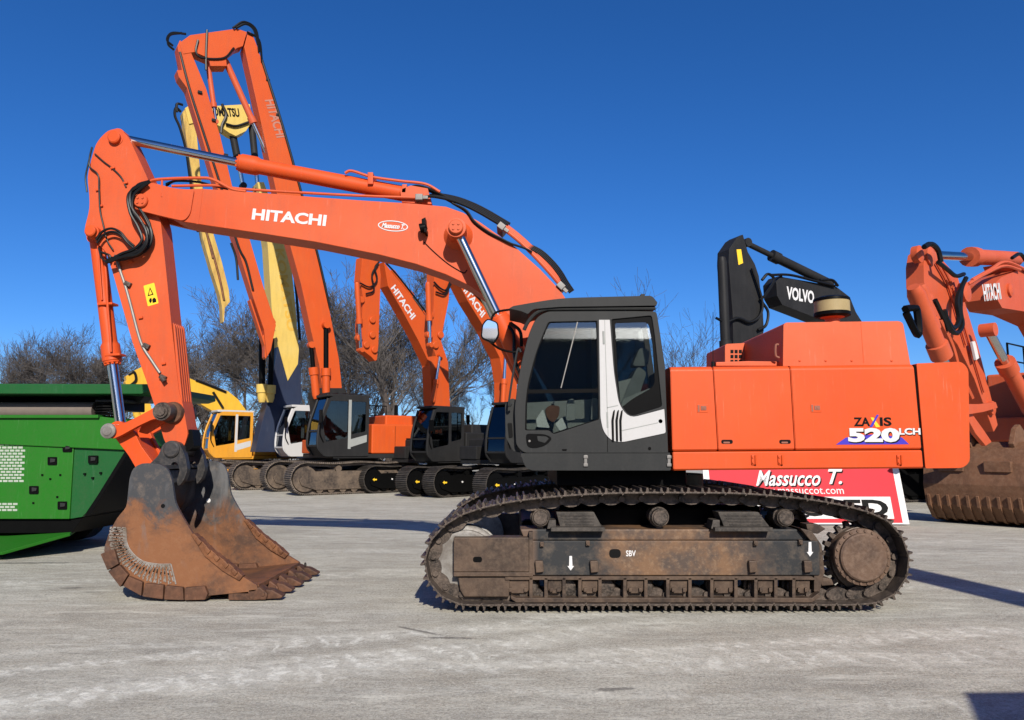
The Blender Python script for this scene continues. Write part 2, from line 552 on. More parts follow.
def ground_mat():
    t = NT('dusty_asphalt')
    base = t.mix(t.ramp(t.noise(.35, 7, .65, t.coord((.7, 1.2, 1))), .36, .64), (0.345, 0.324, 0.263, 1), (0.492, 0.470, 0.387, 1))
    base = t.mix(t.math('MULTIPLY', t.ramp(t.noise(1.6, 8, .72, t.coord((.45, 1.5, 1))), .47, .64), .7), base, (0.594, 0.573, 0.474, 1))
    base = t.mix(t.math('MULTIPLY', t.ramp(t.noise(.8, 8, .7, t.coord((.55, 1.4, 1), (0, 0, .25))), .52, .66), .6), base, (0.247, 0.231, 0.190, 1))
    base = t.mix(t.math('MULTIPLY', t.ramp(t.noise(5, 8, .78, t.coord((.6, 1.3, 1), (0, 0, .15))), .50, .62), .5), base, (0.204, 0.193, 0.160, 1))
    base = t.mix(t.math('MULTIPLY', t.ramp(t.noise(2.2, 6, .7), .46, .62), .25), base, (0.372, 0.323, 0.233, 1))
    # grain of the chippings
    ag = t.noise(34, 4, .85)
    base = t.mix(t.math('MULTIPLY', t.ramp(ag, .42, .54, 1, 0), .62), base, (0.177, 0.168, 0.139, 1))
    base = t.mix(t.math('MULTIPLY', t.ramp(t.noise(60, 3, .85), .54, .62), .6), base, (0.631, 0.608, 0.516, 1))
    base = t.mix(t.math('MULTIPLY', t.ramp(t.noise(21, 5, .8), .58, .64), .6), base, (0.613, 0.590, 0.499, 1))
    base = t.mix(t.math('MULTIPLY', t.ramp(t.noise(15, 6, .8), .62, .66), .6), base, (0.112, 0.107, 0.090, 1))
    # bands of short white scratches where steel tracks have turned and driven
    total = None
    for x0, y0, ang, wd, pitch, amp in ((-2.2, 6.2, 25, .30, .23, 1.0), (-2.6, 6.9, 22, .20, .21, .9), (-3.4, 5.6, 24, .25, .23, .9), (-1.3, 7.5, 12, .14, .26, .5), (1.4, 6.6, 5, .30, .24, .75), (3.1, 7.3, 12, .22, .23, .8),
                                        (2.2, 5.6, -5, .16, .22, .45), (4.0, 10.2, -9, .3, .25, .55), (-4.8, 10.6, 9, .26, .25, .55), (-.4, 13.5, 3, .4, .25, .45), (5.0, 14.4, 2, .5, .25, .45)):
        if t.co is None: t.coord()
        mp = t.n('ShaderNodeMapping', vector_type='TEXTURE')
        mp.inputs['Location'].default_value = (x0, y0, 0)
        mp.inputs['Rotation'].default_value = (0, 0, R(ang))
        t.l(t.co.outputs['Object'], mp.inputs['Vector'])
        sp = t.n('ShaderNodeSeparateXYZ'); t.l(mp.outputs[0], sp.inputs[0])
        v = t.math('ADD', sp.outputs['Y'], t.math('MULTIPLY', t.math('SUBTRACT', t.noise(.7, 5, .62, mp.outputs[0]), .5), 1.1))
        m = t.ramp(t.math('ABSOLUTE', v, 0), wd * .35, wd, 1, 0)
        u = t.math('ADD', t.math('MULTIPLY', sp.outputs['X'], 6.283 / pitch), t.math('ADD', t.math('MULTIPLY', v, 9.0), t.math('MULTIPLY', t.noise(1.3, 6, .7, mp.outputs[0]), 26)))
        dash = t.ramp(t.math('SINE', u, 0), .1, .8)
        br = t.math('MULTIPLY', t.ramp(t.noise(9, 9, .88, mp.outputs[0], .6), .43, .55), t.ramp(t.noise(1.1, 4, .6, mp.outputs[0]), .30, .46))
        k = t.math('MULTIPLY', t.math('MULTIPLY', m, t.math('ADD', t.math('MULTIPLY', dash, .55), .45)), t.math('MULTIPLY', br, amp))
        fade = t.ramp(t.math('ABSOLUTE', sp.outputs['X'], 0), 2.0, 5.5, 1, 0)
        k = t.math('MULTIPLY', k, fade)
        total = k if total is None else t.math('MAXIMUM', total, k)
    base = t.mix(t.math('MULTIPLY', total, .9), base, (0.745, 0.738, 0.640, 1))
    # dark old scratches and dust
    dk = t.math('MULTIPLY', t.ramp(t.noise(7, 7, .75, t.coord((.35, 2.4, 1), (0, 0, .22))), .60, .72), t.ramp(t.noise(.5, 3, .5), .45, .6))
    base = t.mix(t.math('MULTIPLY', dk, .5), base, (0.095, 0.092, 0.078, 1))
    dust = t.math('MULTIPLY', t.ramp(t.noise(3.0, 8, .75, t.coord((.4, 1.7, 1), (0, 0, .12))), .52, .72), t.ramp(t.noise(.33, 3, .5), .34, .52))
    base = t.mix(t.math('MULTIPLY', dust, .8), base, (0.669, 0.656, 0.550, 1))
    oil = t.math('MULTIPLY', t.ramp(t.noise(1.25, 5, .62, t.coord((.55, 1.8, 1), (0, 0, -.2))), .685, .725), .8)
    base = t.mix(oil, base, (0.043, 0.041, 0.036, 1))
    # a few dark stains with their own place
    for px, py, rx, ry, an in ((420, 631, .42, .035, -38), (455, 638, .30, .05, -4), (615, 689, .20, .05, 5), (72, 588, .16, .07, 10), (90, 592, .14, .04, 0), (30, 563, 1.1, .10, 4), (735, 505, .8, .2, 0)):
        q = G(px, py)
        mp = t.n('ShaderNodeMapping', vector_type='TEXTURE')
        mp.inputs['Location'].default_value = (q.x, q.y, 0)
        mp.inputs['Rotation'].default_value = (0, 0, R(an))
        mp.inputs['Scale'].default_value = (rx, ry, 1)
        t.l(t.co.outputs['Object'], mp.inputs['Vector'])
        ln = t.n('ShaderNodeVectorMath', operation='LENGTH'); t.l(mp.outputs[0], ln.inputs[0])
        ds = t.math('ADD', ln.outputs['Value'], t.math('MULTIPLY', t.math('SUBTRACT', t.noise(7, 6, .75), .5), 2.2))
        base = t.mix(t.math('MULTIPLY', t.ramp(ds, .55, 1.0, 1, 0), .62), base, (.085, .08, .072, 1))
    bmp = t.math('ADD', t.math('MULTIPLY', ag, .6), t.noise(9, 8, .75))
    return t.bsdf(base, .88, 0, bmp, .6, .02, .15)


M['main_frame'] = main_frame_mat()
M['bucket'] = bucket_mat()
M['ground'] = ground_mat()
M['bark'] = plain('bark', (.075, .06, .05, 1), .9, 0, .5)
M['twig'] = plain('twigs', (.094, .083, .075, 1), .9, 0, .5, sc=.5)
M['brush'] = plain('undergrowth', (.082, .068, .056, 1), .95, 0, .6, sc=.4)

# ------------------------------------------------------------------ light
SUN_TO = Vector((-.19, 1, -.60)).normalized()  # the way the light travels
ELEV = math.asin(-SUN_TO.z)
w = bpy.data.worlds.new('World')
SC.world = w
w.use_nodes = True
wt = w.node_tree
wt.nodes.clear()
sky = wt.nodes.new('ShaderNodeTexSky')
sky.sky_type = 'NISHITA'
sky.sun_disc = False
sky.sun_elevation = ELEV
sky.sun_rotation = math.atan2(-SUN_TO.x, -SUN_TO.y)
sky.altitude = 300
sky.air_density = .8
sky.dust_density = .7
sky.ozone_density = 8.0
bg = wt.nodes.new('ShaderNodeBackground')
bg.inputs[1].default_value = .1
wo = wt.nodes.new('ShaderNodeOutputWorld')
hs = wt.nodes.new('ShaderNodeHueSaturation')
hs.inputs['Saturation'].default_value = 1.15
hs.inputs['Hue'].default_value = .506
wt.links.new(sky.outputs[0], hs.inputs['Color'])
wt.links.new(hs.outputs[0], bg.inputs[0])
wt.links.new(bg.outputs[0], wo.inputs[0])
sl = bpy.data.lights.new('sun', 'SUN')
sl.energy = 4.6
sl.angle = R(.53)
sl.color = (1, .93, .84)
so = bpy.data.objects.new('sun', sl)
COL.objects.link(so)
so.rotation_euler = SUN_TO.to_track_quat('-Z', 'Y').to_euler()
SC.view_settings.view_transform = 'Standard'
SC.view_settings.look = 'None'
SC.view_settings.exposure = .45
SC.view_settings.gamma = 1
SC.render.engine = 'CYCLES'
SC.cycles.max_bounces = 6
SC.cycles.transparent_max_bounces = 12

# ------------------------------------------------------------------ ground
b = MB()
b.prism3([(-600, -200, 0), (600, -200, 0), (600, 900, 0), (-600, 900, 0)], (0, 0, -.5))
tag(b.build('ground', M['ground']), kind='structure')
# ================================================================== the big orange excavator
YC = 10.15
EX = thing('excavator', 'large orange crawler excavator with charcoal cab parked side-on in the foreground, bucket on the ground',
           'excavator', (1.75, YC, 0))
YT0, YT1 = 8.40, 9.15          # near track: outer and inner edge of the shoes


# ---- crawler tracks -------------------------------------------------
track_px = [(460, 605.5), (520, 606), (600, 606), (700, 606), (800, 606), (860, 605.5), (884, 602), (899, 592), (908, 577), (910.5, 561),
            (906, 543), (897, 528), (883, 517), (863, 509.5), (838, 503.5), (808, 498.5), (775, 495), (735, 492.5), (690, 492), (640, 492),
            (600, 493), (565, 495), (525, 499), (495, 504), (466, 512), (446, 523), (432, 537), (425, 552), (424, 568), (428, 582), (439, 596)]
loop = catmull([Vector(p) for p in XZ(track_px, YT0)], 10)
loop = [Vector((p.x, max(p.y, .042))) for p in loop]
seglen = [0]
for a_, b_ in zip(loop, loop[1:] + loop[:1]): seglen.append(seglen[-1] + (b_ - a_).length)
NSH = round(seglen[-1] / .228)


def at_len(s):
    s %= seglen[-1]
    for i in range(len(loop)):
        if seglen[i + 1] >= s:
            k = (s - seglen[i]) / (seglen[i + 1] - seglen[i])
            return loop[i].lerp(loop[(i + 1) % len(loop)], k)


cen2 = Vector((1.75, .55))
shoes = []
for i in range(NSH):
    s0 = seglen[-1] * i / NSH
    p, q = at_len(s0), at_len(s0 + seglen[-1] / NSH)
    shoes.append((p, q))


def shoe_mesh():
    b = MB()
    L = seglen[-1] / NSH
    # local x along the run, z outwards, y across
    w2 = (YT1 - YT0) / 2
    b.box(-L * .47, L * .47, -w2, w2, -.018, 0, .003)
    for gx, hh in ((-L * .34, .046), (0, .014), (L * .34, .046)):
        b.prism([(gx - .016, -.001), (gx + .016, -.001), (gx + .009, hh), (gx - .009, hh)], -w2 + .004, w2 - .004)
    # lip that hooks over the next shoe
    b.prism([(L * .44, -.018), (L * .56, -.034), (L * .57, -.024), (L * .46, .002)], -w2 + .01, w2 - .01)
    for bx in (-.05, .05):
        for by in (-.12, .12):
            b.cyl((bx, by, -.001), (bx, by, .014), .016, seg=6)
    return b


def link_run(yc):
    """the chain of links and pins under the shoes"""
    b = MB()
    for i, (p, q) in enumerate(shoes):
        d = (q - p).normalized()
        n = Vector((d.y, -d.x))
        m = (p + q) / 2
        if (m - cen2).dot(n) < 0: n = -n
        L = (q - p).length
        X = Vector((d.x, 0, d.y)); Z = Vector((n.x, 0, n.y)); Yv = Vector((0, 1, 0))
        Mx = Matrix((X, Yv, Z)).transposed().to_4x4()
        for k, yo in enumerate((-.15, .11)):
            j = .012 if i % 2 else 0
            Mx.translation = Vector((m.x, yc + yo + j, m.y))
            b.prism(rnd_poly([(-L * .60, -.05), (-L * .46, -.125), (-L * .16, -.155), (L * .16, -.155), (L * .46, -.125), (L * .60, -.05), (L * .44, -.02), (-L * .44, -.02)], .03, 2), -.02, .045, 0, Mx)
        c0 = Vector((p.x - n.x * .085, yc, p.y - n.y * .085))
        b.cyl(c0 + Vector((0, -.20, 0)), c0 + Vector((0, .20, 0)), .034, seg=10)
    return b


def make_track(y0, first=None):
    yc = (y0 + y0 + .75) / 2
    ch = link_run(yc).build('crawler_track', M['track'], EX)
    base = None
    for i, (p, q) in enumerate(shoes):
        d = (q - p).normalized()
        n = Vector((d.y, -d.x)); m = (p + q) / 2
        if (m - cen2).dot(n) < 0: n = -n
        X = Vector((d.x, 0, d.y)); Z = Vector((n.x, 0, n.y))
        Yv = Z.cross(X)
        Mx = Matrix((X, Yv, Z)).transposed().to_4x4()
        Mx.translation = Vector((m.x, yc, m.y))
        if make_track.proto is None:
            o = shoe_mesh().build('track_shoe', M['track'], None)
            make_track.proto = o
        else:
            o = make_track.proto.copy()
            COL.objects.link(o)
        o.parent = ch
        o.matrix_parent_inverse = Matrix()
        o.matrix_basis = Mx
    return ch


make_track.proto = None
make_track(YT0)
make_track(YC * 2 - YT1)

for side in (0, 1):
    def fy(y):  # near side as given, far side mirrored about the machine's middle
        return y if side == 0 else 2 * YC - y

    def Bx(b, px, y0, y1, bev=.012, Yp=None):
        b.prism(XZ(px, Yp or y0), fy(y0), fy(y1), bev)

    yf = 8.53
    # main beam
    b = MB()
    Bx(b, [(531, 541), (818, 541), (820, 548), (820, 575.5), (531, 575.5)], yf, 9.05, .012)
    Bx(b, [(520, 530), (800, 530), (812, 537), (816, 541.5), (531, 541.5), (523, 538)], yf + .10, 9.1, .02, yf)
    tf = b.build('track_frame', M['main_frame'], EX)
    # yoke in front (holds the idler)
    b = MB()
    Bx(b, [(453.5, 537.5), (529, 537.5), (530, 572), (453.5, 572)], yf - .03, 8.74, .012)
    Bx(b, [(453.5, 572.4), (532, 572.4), (532, 576.5), (453.5, 576.5)], yf - .05, 8.8, .006)
    Bx(b, [(458, 577), (510, 577), (509, 597), (464, 597), (460, 590)], yf - .01, 8.78, .012)
    Bx(b, [(529, 532), (533, 532), (533, 577), (529, 577)], yf - .045, 8.9, .005)
    yk = b.build('idler_yoke', M['frame'], EX)
    b = MB()
    p0, p1 = W(473, 559.5, yf - .035), W(482, 559.5, yf - .035)
    b.prism(rnd_poly([(p0.x, p0.z - .03), (p1.x, p1.z - .03), (p1.x, p1.z + .03), (p0.x, p0.z + .03)], .028), fy(yf - .034), fy(yf - .025))
    b.build('grease_slot', M['black'], yk)
    # guard over the bottom rollers: an arched rail
    b = MB()
    Bx(b, [(505, 576.5), (812, 576.5), (817, 580), (505, 580)], yf - .03, 8.9, .005)
    Bx(b, [(511, 595.5), (516, 598), (812, 598), (820, 592), (820, 597), (812, 602.5), (516, 602.5), (511, 599)], yf - .05, 8.62, .006)
    edges = [505, 531, 546, 564, 580, 600, 625, 646, 668, 690, 712, 736, 756, 776, 794, 812]
    for i in range(1, len(edges) - 1):
        x = edges[i]
        Bx(b, [(x - 1.7, 578), (x + 1.7, 578), (x + 1.7, 598), (x - 1.7, 598)], yf - .03, 8.66, .004)
    for i in range(0, len(edges) - 1, 2):
        x0, x1 = edges[i] + 2, edges[i + 1] - 2
        Bx(b, [(x0, 580), (x1, 580), (x1, 590), (x1 - 3, 593.5), (x0 + 3, 593.5), (x0, 590)], yf + .01, 8.75, .008)
        Bx(b, [(x0 + 2, 588), (x0 + 5, 588), (x0 + 5, 592), (x0 + 2, 592)], yf - .02, 8.6, .004)
        Bx(b, [(x1 - 5, 588), (x1 - 2, 588), (x1 - 2, 592), (x1 - 5, 592)], yf - .02, 8.6, .004)
    b.build('roller_guard', M['frame'], EX)
    for i in range(8):
        x = 528 + i * 38.5
        c = W(x, 590, 8.62)
        b = MB()
        b.lathe((c.x, fy(8.60), .245), (0, fy(1) - fy(0), 0), [(0, .05), (.01, .10), (.03, .115), (.12, .115), (.13, .14), (.17, .14), (.18, .115), (.3, .115), (.31, .05)], 20)
        b.build('track_roller', M['track'], EX)
    # carrier rollers
    for x in (540.5, 660, 785):
        c = W(x, 517.5, 8.6)
        b = MB()
        b.lathe((c.x, fy(8.56), c.z), (0, fy(1) - fy(0), 0), [(0, .03), (0, .075), (.012, .085), (.012, .062), (.022, .062), (.022, .095), (.09, .10), (.10, .115), (.12, .115), (.13, .10), (.36, .10), (.37, .04)], 28)
        b.box(c.x - .035, c.x + .035, min(fy(8.66), fy(9.2)), max(fy(8.66), fy(9.2)), c.z - .22, c.z - .02, .01)
        b.build('carrier_roller', M['track'], EX)
    # steps on top of the beam
    for x0, x1, tp in ((553, 602, 0), (717, 770, 7)):
        b = MB()
        Bx(b, [(x0 + 3 - tp * .3, 512), (x1 - 8 - tp * .5, 512), (x1, 527), (x0 + 7, 527)], 8.62, 8.9, .01)
        Bx(b, [(x0 - 2, 527.5), (x1 + 3, 527.5), (x1 + 3, 531.5), (x0 - 2, 531.5)], 8.48, 8.95, .006)
        Bx(b, [(x0 - 4, 520), (x0 + 3, 520), (x0 + 3, 529), (x0 - 6, 529)], 8.56, 8.8, .008)
        for k in range(4):
            Bx(b, [(x0 + 8 + 1.5 * k, 515 + 3 * k), (x1 - 8, 515 + 3 * k), (x1 - 8, 515.8 + 3 * k), (x0 + 8 + 1.5 * k, 515.8 + 3 * k)], 8.61, 8.65, 0)
        b.build('step', M['track_dark'], EX)
    # lugs and bolts on the beam
    for x, y in ((542, 545), (588, 544), (756, 544), (801, 543)):
        b = MB()
        Bx(b, [(x - 2, y - 3), (x + 2, y - 3), (x + 2, y + 2), (x - 2, y + 2)], 8.49, 8.56, .006)
        c = W(x, y, 8.48)
        b.cyl((c.x, fy(8.475), c.z), (c.x, fy(8.5), c.z), .014, seg=8)
        b.build('bolt_block', M['frame'], tf)
    for x in (539, 594, 753, 808):
        b = MB()
        Bx(b, [(x - 4, 561), (x + 4, 561), (x + 5, 572), (x - 3, 573)], 8.47, 8.56, .01)
        b.build('bracket', M['frame'], tf)
    if side == 0:
        b = MB()
        p = W(615, 553.5, yf - .003)
        b.prism(rnd_poly([(p.x - .065, p.z - .048), (p.x + .065, p.z - .048), (p.x + .065, p.z + .048), (p.x - .065, p.z + .048)], .046), yf - .004, yf + .002)
        b.build('frame_opening', M['decal_black'], tf)
        for x, y in ((570.7, 565), (810, 551)):
            b = MB()
            b.ppx([(x - 1.3, y - 9), (x + 1.3, y - 9), (x + 1.8, y + 1), (x + 3.4, y + 1), (x, y + 5.5), (x - 3.2, y + 1), (x - 1.6, y + 1)], yf - .004, yf + .001)
            b.build('arrow_decal', M['decal_white'], tf)
        p = W(626, 556.3, yf - .002)
        text_on('SBV', p, (1, 0, 0), (0, 0, 1), .11, .065, M['decal_white'], 'stencil_mark', tf, .02)
    # idler
    c = W(466.5, 560, 8.7)
    b = MB()
    b.lathe((c.x, fy(8.62), c.z), (0, fy(1) - fy(0), 0), [(0, .30), (.01, .335), (.035, .345), (.045, .375), (.06, .39), (.09, .39), (.10, .355), (.24, .355), (.25, .39), (.30, .39), (.31, .1)], 56)
    b.cyl((c.x, fy(8.55), c.z), (c.x, fy(8.65), c.z), .14, seg=28)
    b.build('idler_wheel', M['idler'], EX)
    # sprocket and final drive
    c = W(861, 558.5, 8.72)
    b = MB()
    prof = []
    for k in range(23):
        a = 2 * math.pi * k / 23
        for da, r in ((-.085, .375), (-.05, .44), (.05, .44), (.085, .375)):
            prof.append((c.x + math.cos(a + da) * r, c.z + math.sin(a + da) * r))
    b.prism(prof, fy(8.72), fy(8.80), .006)
    b.lathe((c.x, fy(8.66), c.z), (0, fy(1) - fy(0), 0), [(0, .33), (.01, .36), (.07, .37), (.10, .33), (.3, .33)], 48)
    spk = b.build('sprocket', M['track'], EX)
    b = MB()
    c = W(864, 557.5, 8.46)
    b.lathe((c.x, fy(8.44), c.z), (0, fy(1) - fy(0), 0), [(0, .02), (0, .245), (.012, .262), (.045, .265), (.05, .31), (.075, .315), (.08, .27), (.3, .28)], 56)
    for k in range(22):
        a = 2 * math.pi * k / 22
        q = Vector((c.x + .289 * math.cos(a), fy(8.475), c.z + .289 * math.sin(a)))
        b.cyl(q, q + Vector((0, fy(8.51) - fy(8.475), 0)), .017, seg=6)
    fd = b.build('final_drive', M['cover'], EX)
    # rear casting between frame and sprocket, with its dirt scraper
    b = MB()
    Bx(b, [(800, 528), (812, 531), (822, 545), (825, 572), (820, 592), (814, 592), (814, 545)], yf + .02, 8.95, .012)
    Bx(b, [(806, 524), (818, 524), (826, 529), (818, 534), (808, 532)], 8.6, 8.8, .01)
    Bx(b, [(820, 577), (832, 579), (834, 585), (822, 586)], 8.56, 8.8, .01)
    b.build('drive_bracket', M['frame'], EX)

# car body and swing bearing
b = MB()
b.box(.55, 3.0, 9.1, 11.2, .62, 1.12, .06)
b.box(.1, .7, 9.1, 11.2, .55, .95, .06)
b.box(2.9, 3.5, 9.1, 11.2, .55, .95, .06)
b.build('car_body', M['black'], EX)
b = MB()
b.lathe((1.75, YC, 1.12), (0, 0, 1), [(0, .85), (.16, .85), (.17, .80), (.34, .80)], 56)
b.build('swing_bearing', M['track_dark'], EX)

# ---- upper structure -------------------------------------------------
YH = 8.68
xa, xb = W(515, 460, YH).x, W(922, 460, YH).x
zb = W(700, 470, YH).z
z51 = W(700, 451, YH).z
b = MB()
b.box(xa + .15, xb, 8.75, 11.6, zb + .015, zb + .15, .02)
b.box(xa + .5, xa + 2.05, 9.0, 11.3, zb - .2, zb + .02, .02)
b.build('deck_frame', M['black'], EX)


def side_slab(px0t, px1t, px0b, px1b, yt0, yt1, yb0, yb1, name, mat, ch=.075, depth=.55, th=None):
    """body panel: outline by its four corners in the photograph, top edge turned over towards the machine's middle"""
    A, B = W(px0t, yt0, YH), W(px1t, yt1, YH)
    C, D = W(px1b, yb1, YH), W(px0b, yb0, YH)
    b = MB()
    t = bmesh.new()
    rows = []
    N = 5
    prof = [(0, 0)] + [(ch * (1 - math.cos(k / N * math.pi / 2)), 1 - ch * 1.0 + ch * math.sin(k / N * math.pi / 2)) for k in range(N + 1)]
    # prof: (inwards, height fraction placeholder)
    def row(P, Q, inw, dz):
        return [t.verts.new((P.x, YH + inw, P.z + dz)), t.verts.new((Q.x, YH + inw, Q.z + dz))]
    rows.append(row(D, C, .018, 0))
    rows.append(row(D, C, 0, .018))
    for k in range(N + 1):
        a = k / N * math.pi / 2
        rows.append(row(A, B, ch * (1 - math.cos(a)), -ch * .8 + ch * .8 * math.sin(a)))
    rows.append(row(A, B, depth, 0))
    rows.append(row(D, C, depth, 0))
    for r0, r1 in zip(rows, rows[1:] + rows[:1]):
        t.faces.new((r0[0], r0[1], r1[1], r1[0]))
    t.faces.new([r[0] for r in reversed(rows)])
    t.faces.new([r[1] for r in rows])
    bmesh.ops.recalc_face_normals(t, faces=t.faces)
    bmesh.ops.bevel(t, geom=[e for e in t.edges if abs((e.verts[0].co - e.verts[1].co).normalized().x) < .3 and len(e.link_faces) == 2 and e.calc_face_angle(0) > 1.2], offset=.008, segments=2, affect='EDGES', clamp_overlap=True)
    b.merge(t)
    return b.build(name, mat, EX)


d1 = side_slab(670.3, 712.6, 672.6, 717.6, 366.4, 366.0, 451.0, 450.6, 'front_door', M['orange'])
d2 = side_slab(713.4, 789.6, 718.4, 794.6, 366.0, 365.3, 450.6, 450.0, 'middle_door', M['orange'])
d3 = side_slab(790.4, 913.8, 795.4, 921.6, 365.3, 363.8, 450.0, 449.2, 'rear_door', M['orange'])
sk = side_slab(672.8, 921.8, 673.5, 923.5, 451.8, 450.0, 470.5, 468.2, 'lower_skirt', M['orange'], ch=.02)
# counterweight, a casting with rounded corners
b = MB()
cwp = rnd_poly(XZ([(916.5, 363.4), (962, 361.6), (968.5, 369), (970, 462), (963, 468), (925.5, 468.4)], YH + .01), [.02, .10, .06, .06, .1, .02], 6)
b.prism(cwp, YH + .01, 11.6, .045, seg=4)
b.build('counterweight', M['orange'], EX)
b = MB()
b.ppx([(914, 365), (916.3, 365), (925.3, 467), (922.4, 467)], YH + .03, YH + .3)
b.build('seam_rubber', M['black'], EX)
# back part of the house (far side)
b = MB()
x0, x1 = W(674, 400, YH).x, W(916, 400, YH).x
zt = W(790, 367.5, YH).z
b.box(x0, x1, 9.20, 9.5, zb + .1, zt - .03, .02)
b.box(x0 - .1, x1, 10.55, 11.62, zb + .1, zt - .03, .04)
b.box(x0 + 1.3, x1, 9.45, 10.6, zb + .1, zt - .03, .02)
b.box(xa + .2, x0 - .2, 10.75, 11.6, zb + .1, zt - .35, .05)
b.build('far_housing', M['orange'], EX)

for d, x, y in ((d1, 702.5, 408.5), (d3, 816, 408.2)):
    p = W(x, y, YH)
    b = MB()
    b.box(p.x - .062, p.x + .062, YH - .006, YH + .01, p.z - .047, p.z + .047, .004)
    o = b.build('latch', M['orange'], d)
    b = MB()
    b.box(p.x - .022, p.x + .045, YH - .012, YH, p.z - .022, p.z + .03, .006)
    b.cyl((p.x + .012, YH - .016, p.z + .004), (p.x + .012, YH, p.z + .004), .012, seg=12)
    b.box(p.x - .056, p.x - .034, YH - .0075, YH + .01, p.z - .04, p.z + .04, .003)
    b.build('latch_handle', M['decal_grey'], d)
for x in (727, 785):
    p = W(x, 442, YH)
    b = MB()
    b.prism(rnd_poly([(p.x - .066, p.z - .02), (p.x + .066, p.z - .02), (p.x + .066, p.z + .026), (p.x - .066, p.z + .026)], .022), YH - .004, YH + .004)
    o = b.build('grip_slot', M['decal_black'], d2)
    b = MB()
    b.prism(rnd_poly([(p.x - .045, p.z - .016), (p.x + .03, p.z - .016), (p.x + .03, p.z + .004), (p.x - .045, p.z + .004)], .01), YH - .012, YH - .003)
    b.build('grip', M['decal_grey'], d2)
for x in (753.5, 780, 899):
    p = W(x, 460, YH)
    b = MB()
    b.box(p.x - .028, p.x + .022, YH - .018, YH + .01, p.z - .055, p.z + .06, .008)
    b.cyl((p.x + .02, YH - .022, p.z - .05), (p.x + .02, YH - .022, p.z + .055), .013, seg=10)
    for dz in (-.03, .03): b.cyl((p.x - .012, YH - .028, p.z + dz), (p.x - .012, YH, p.z + dz), .010, seg=8)
    b.build('hinge', M['orange'], sk)

# model mark on the rear door
yk = YH - .003


def mark(s, x0, y0, x1, y1, mat, name, bold, off=0, shear=0.0, parent=None, Y=None):
    Y = Y or (yk - off)
    a, c = W(x0, y1, Y), W(x1, y0, Y)
    return text_on(s, a, (1, 0, 0), (0, 0, 1), c.x - a.x, c.z - a.z, mat, name, parent or d3, bold, shear, th=.001)


b = MB()
b.ppx([(836, 444.6), (846, 437.5), (876, 434), (902, 437.5), (909, 444.2)], yk, yk + .002)
b.build('emblem_base', M['decal_blue'], d3)
mark('ZA', 854, 417.4, 869.8, 426.2, M['decal_black'], 'lettering', .03)
mark('IS', 880.2, 417.2, 891.3, 426, M['decal_black'], 'lettering', .03)
b = MB(); b.ppx([(869.6, 427), (872.4, 427), (878.9, 414.8), (876.8, 414.8)], yk - .002, yk)
b.build('emblem_slash', M['decal_blue'], d3)
b = MB(); b.ppx([(870.5, 417.5), (873.5, 417.5), (875.6, 420.5), (880.2, 427), (876, 427.2), (874.2, 423.8)], yk - .001, yk + .001)
b.build('emblem_stroke', M['decal_yellow'], d3)
mark('520', 849.2, 429.0, 900.2, 443.4, M['decal_black'], 'lettering_shadow', .055, .002)
mark('520', 848.3, 427.9, 899.2, 442.2, M['decal_white'], 'lettering', .055, .005)
mark('LCH', 899.7, 428.9, 920.7, 435.5, M['decal_black'], 'lettering_shadow', .04, .002)
mark('LCH', 899.2, 428.1, 920.2, 434.7, M['decal_white'], 'lettering', .04, .005)

# engine hood
b = MB()
yh = 8.80
hp = rnd_poly(XZ([(783, 366), (783.5, 324.5), (786, 322.5), (899, 321.0), (903, 323), (910.5, 365)], yh), [.0, .05, .04, .04, .06, 0], 4)
b.prism(hp, yh, 11.2, .03, seg=3)
hood = b.build('engine_hood', M['orange_hood'], EX)
b = MB()
b.ppx([(860.6, 323), (861.2, 323), (864, 363), (863.4, 363)], yh - .002, yh + .01)
for x in (800, 826, 852, 892): b.ppx([(x - .9, 359.8), (x + .9, 359.8), (x + .9, 361.6), (x - .9, 361.6)], yh - .01, yh + .01, .003)
b.build('hood_seam', M['orange'], hood)
b = MB()
p = W(779, 352, 8.86)
b.tube([(p.x, 8.86, p.z + .09), (p.x - .035, 8.86, p.z + .08), (p.x - .04, 8.86, p.z - .04), (p.x, 8.86, p.z - .07)], .013)
b.build('hood_grip', M['decal_grey'], hood)
# small grilled box ahead of the hood
b = MB()
yg = 10.3
b.ppx(rnd_poly([(725, 366), (725, 344), (783, 341), (783, 366)], [0, 2.5, 1, 0]), yg, 11.3, .02)
gb = b.build('grille_box', M['orange_hood'], EX)
b = MB()
for i in range(3):
    for j in range(3):
        x, y = 732 + 4.2 * i, 351.5 + 5 * j
        b.ppx([(x - 1.5, y - 1.7), (x + 1.5, y - 1.7), (x + 1.5, y + 1.7), (x - 1.5, y + 1.7)], yg - .004, yg + .004)
b.build('vent_holes', M['decal_black'], gb)
b = MB()
b.ppx([(716, 366), (716, 362), (748, 361), (790, 361.5), (790, 366)], 8.95, 9.6, .01)
b.build('deck_hatch', M['orange_hood'], EX)

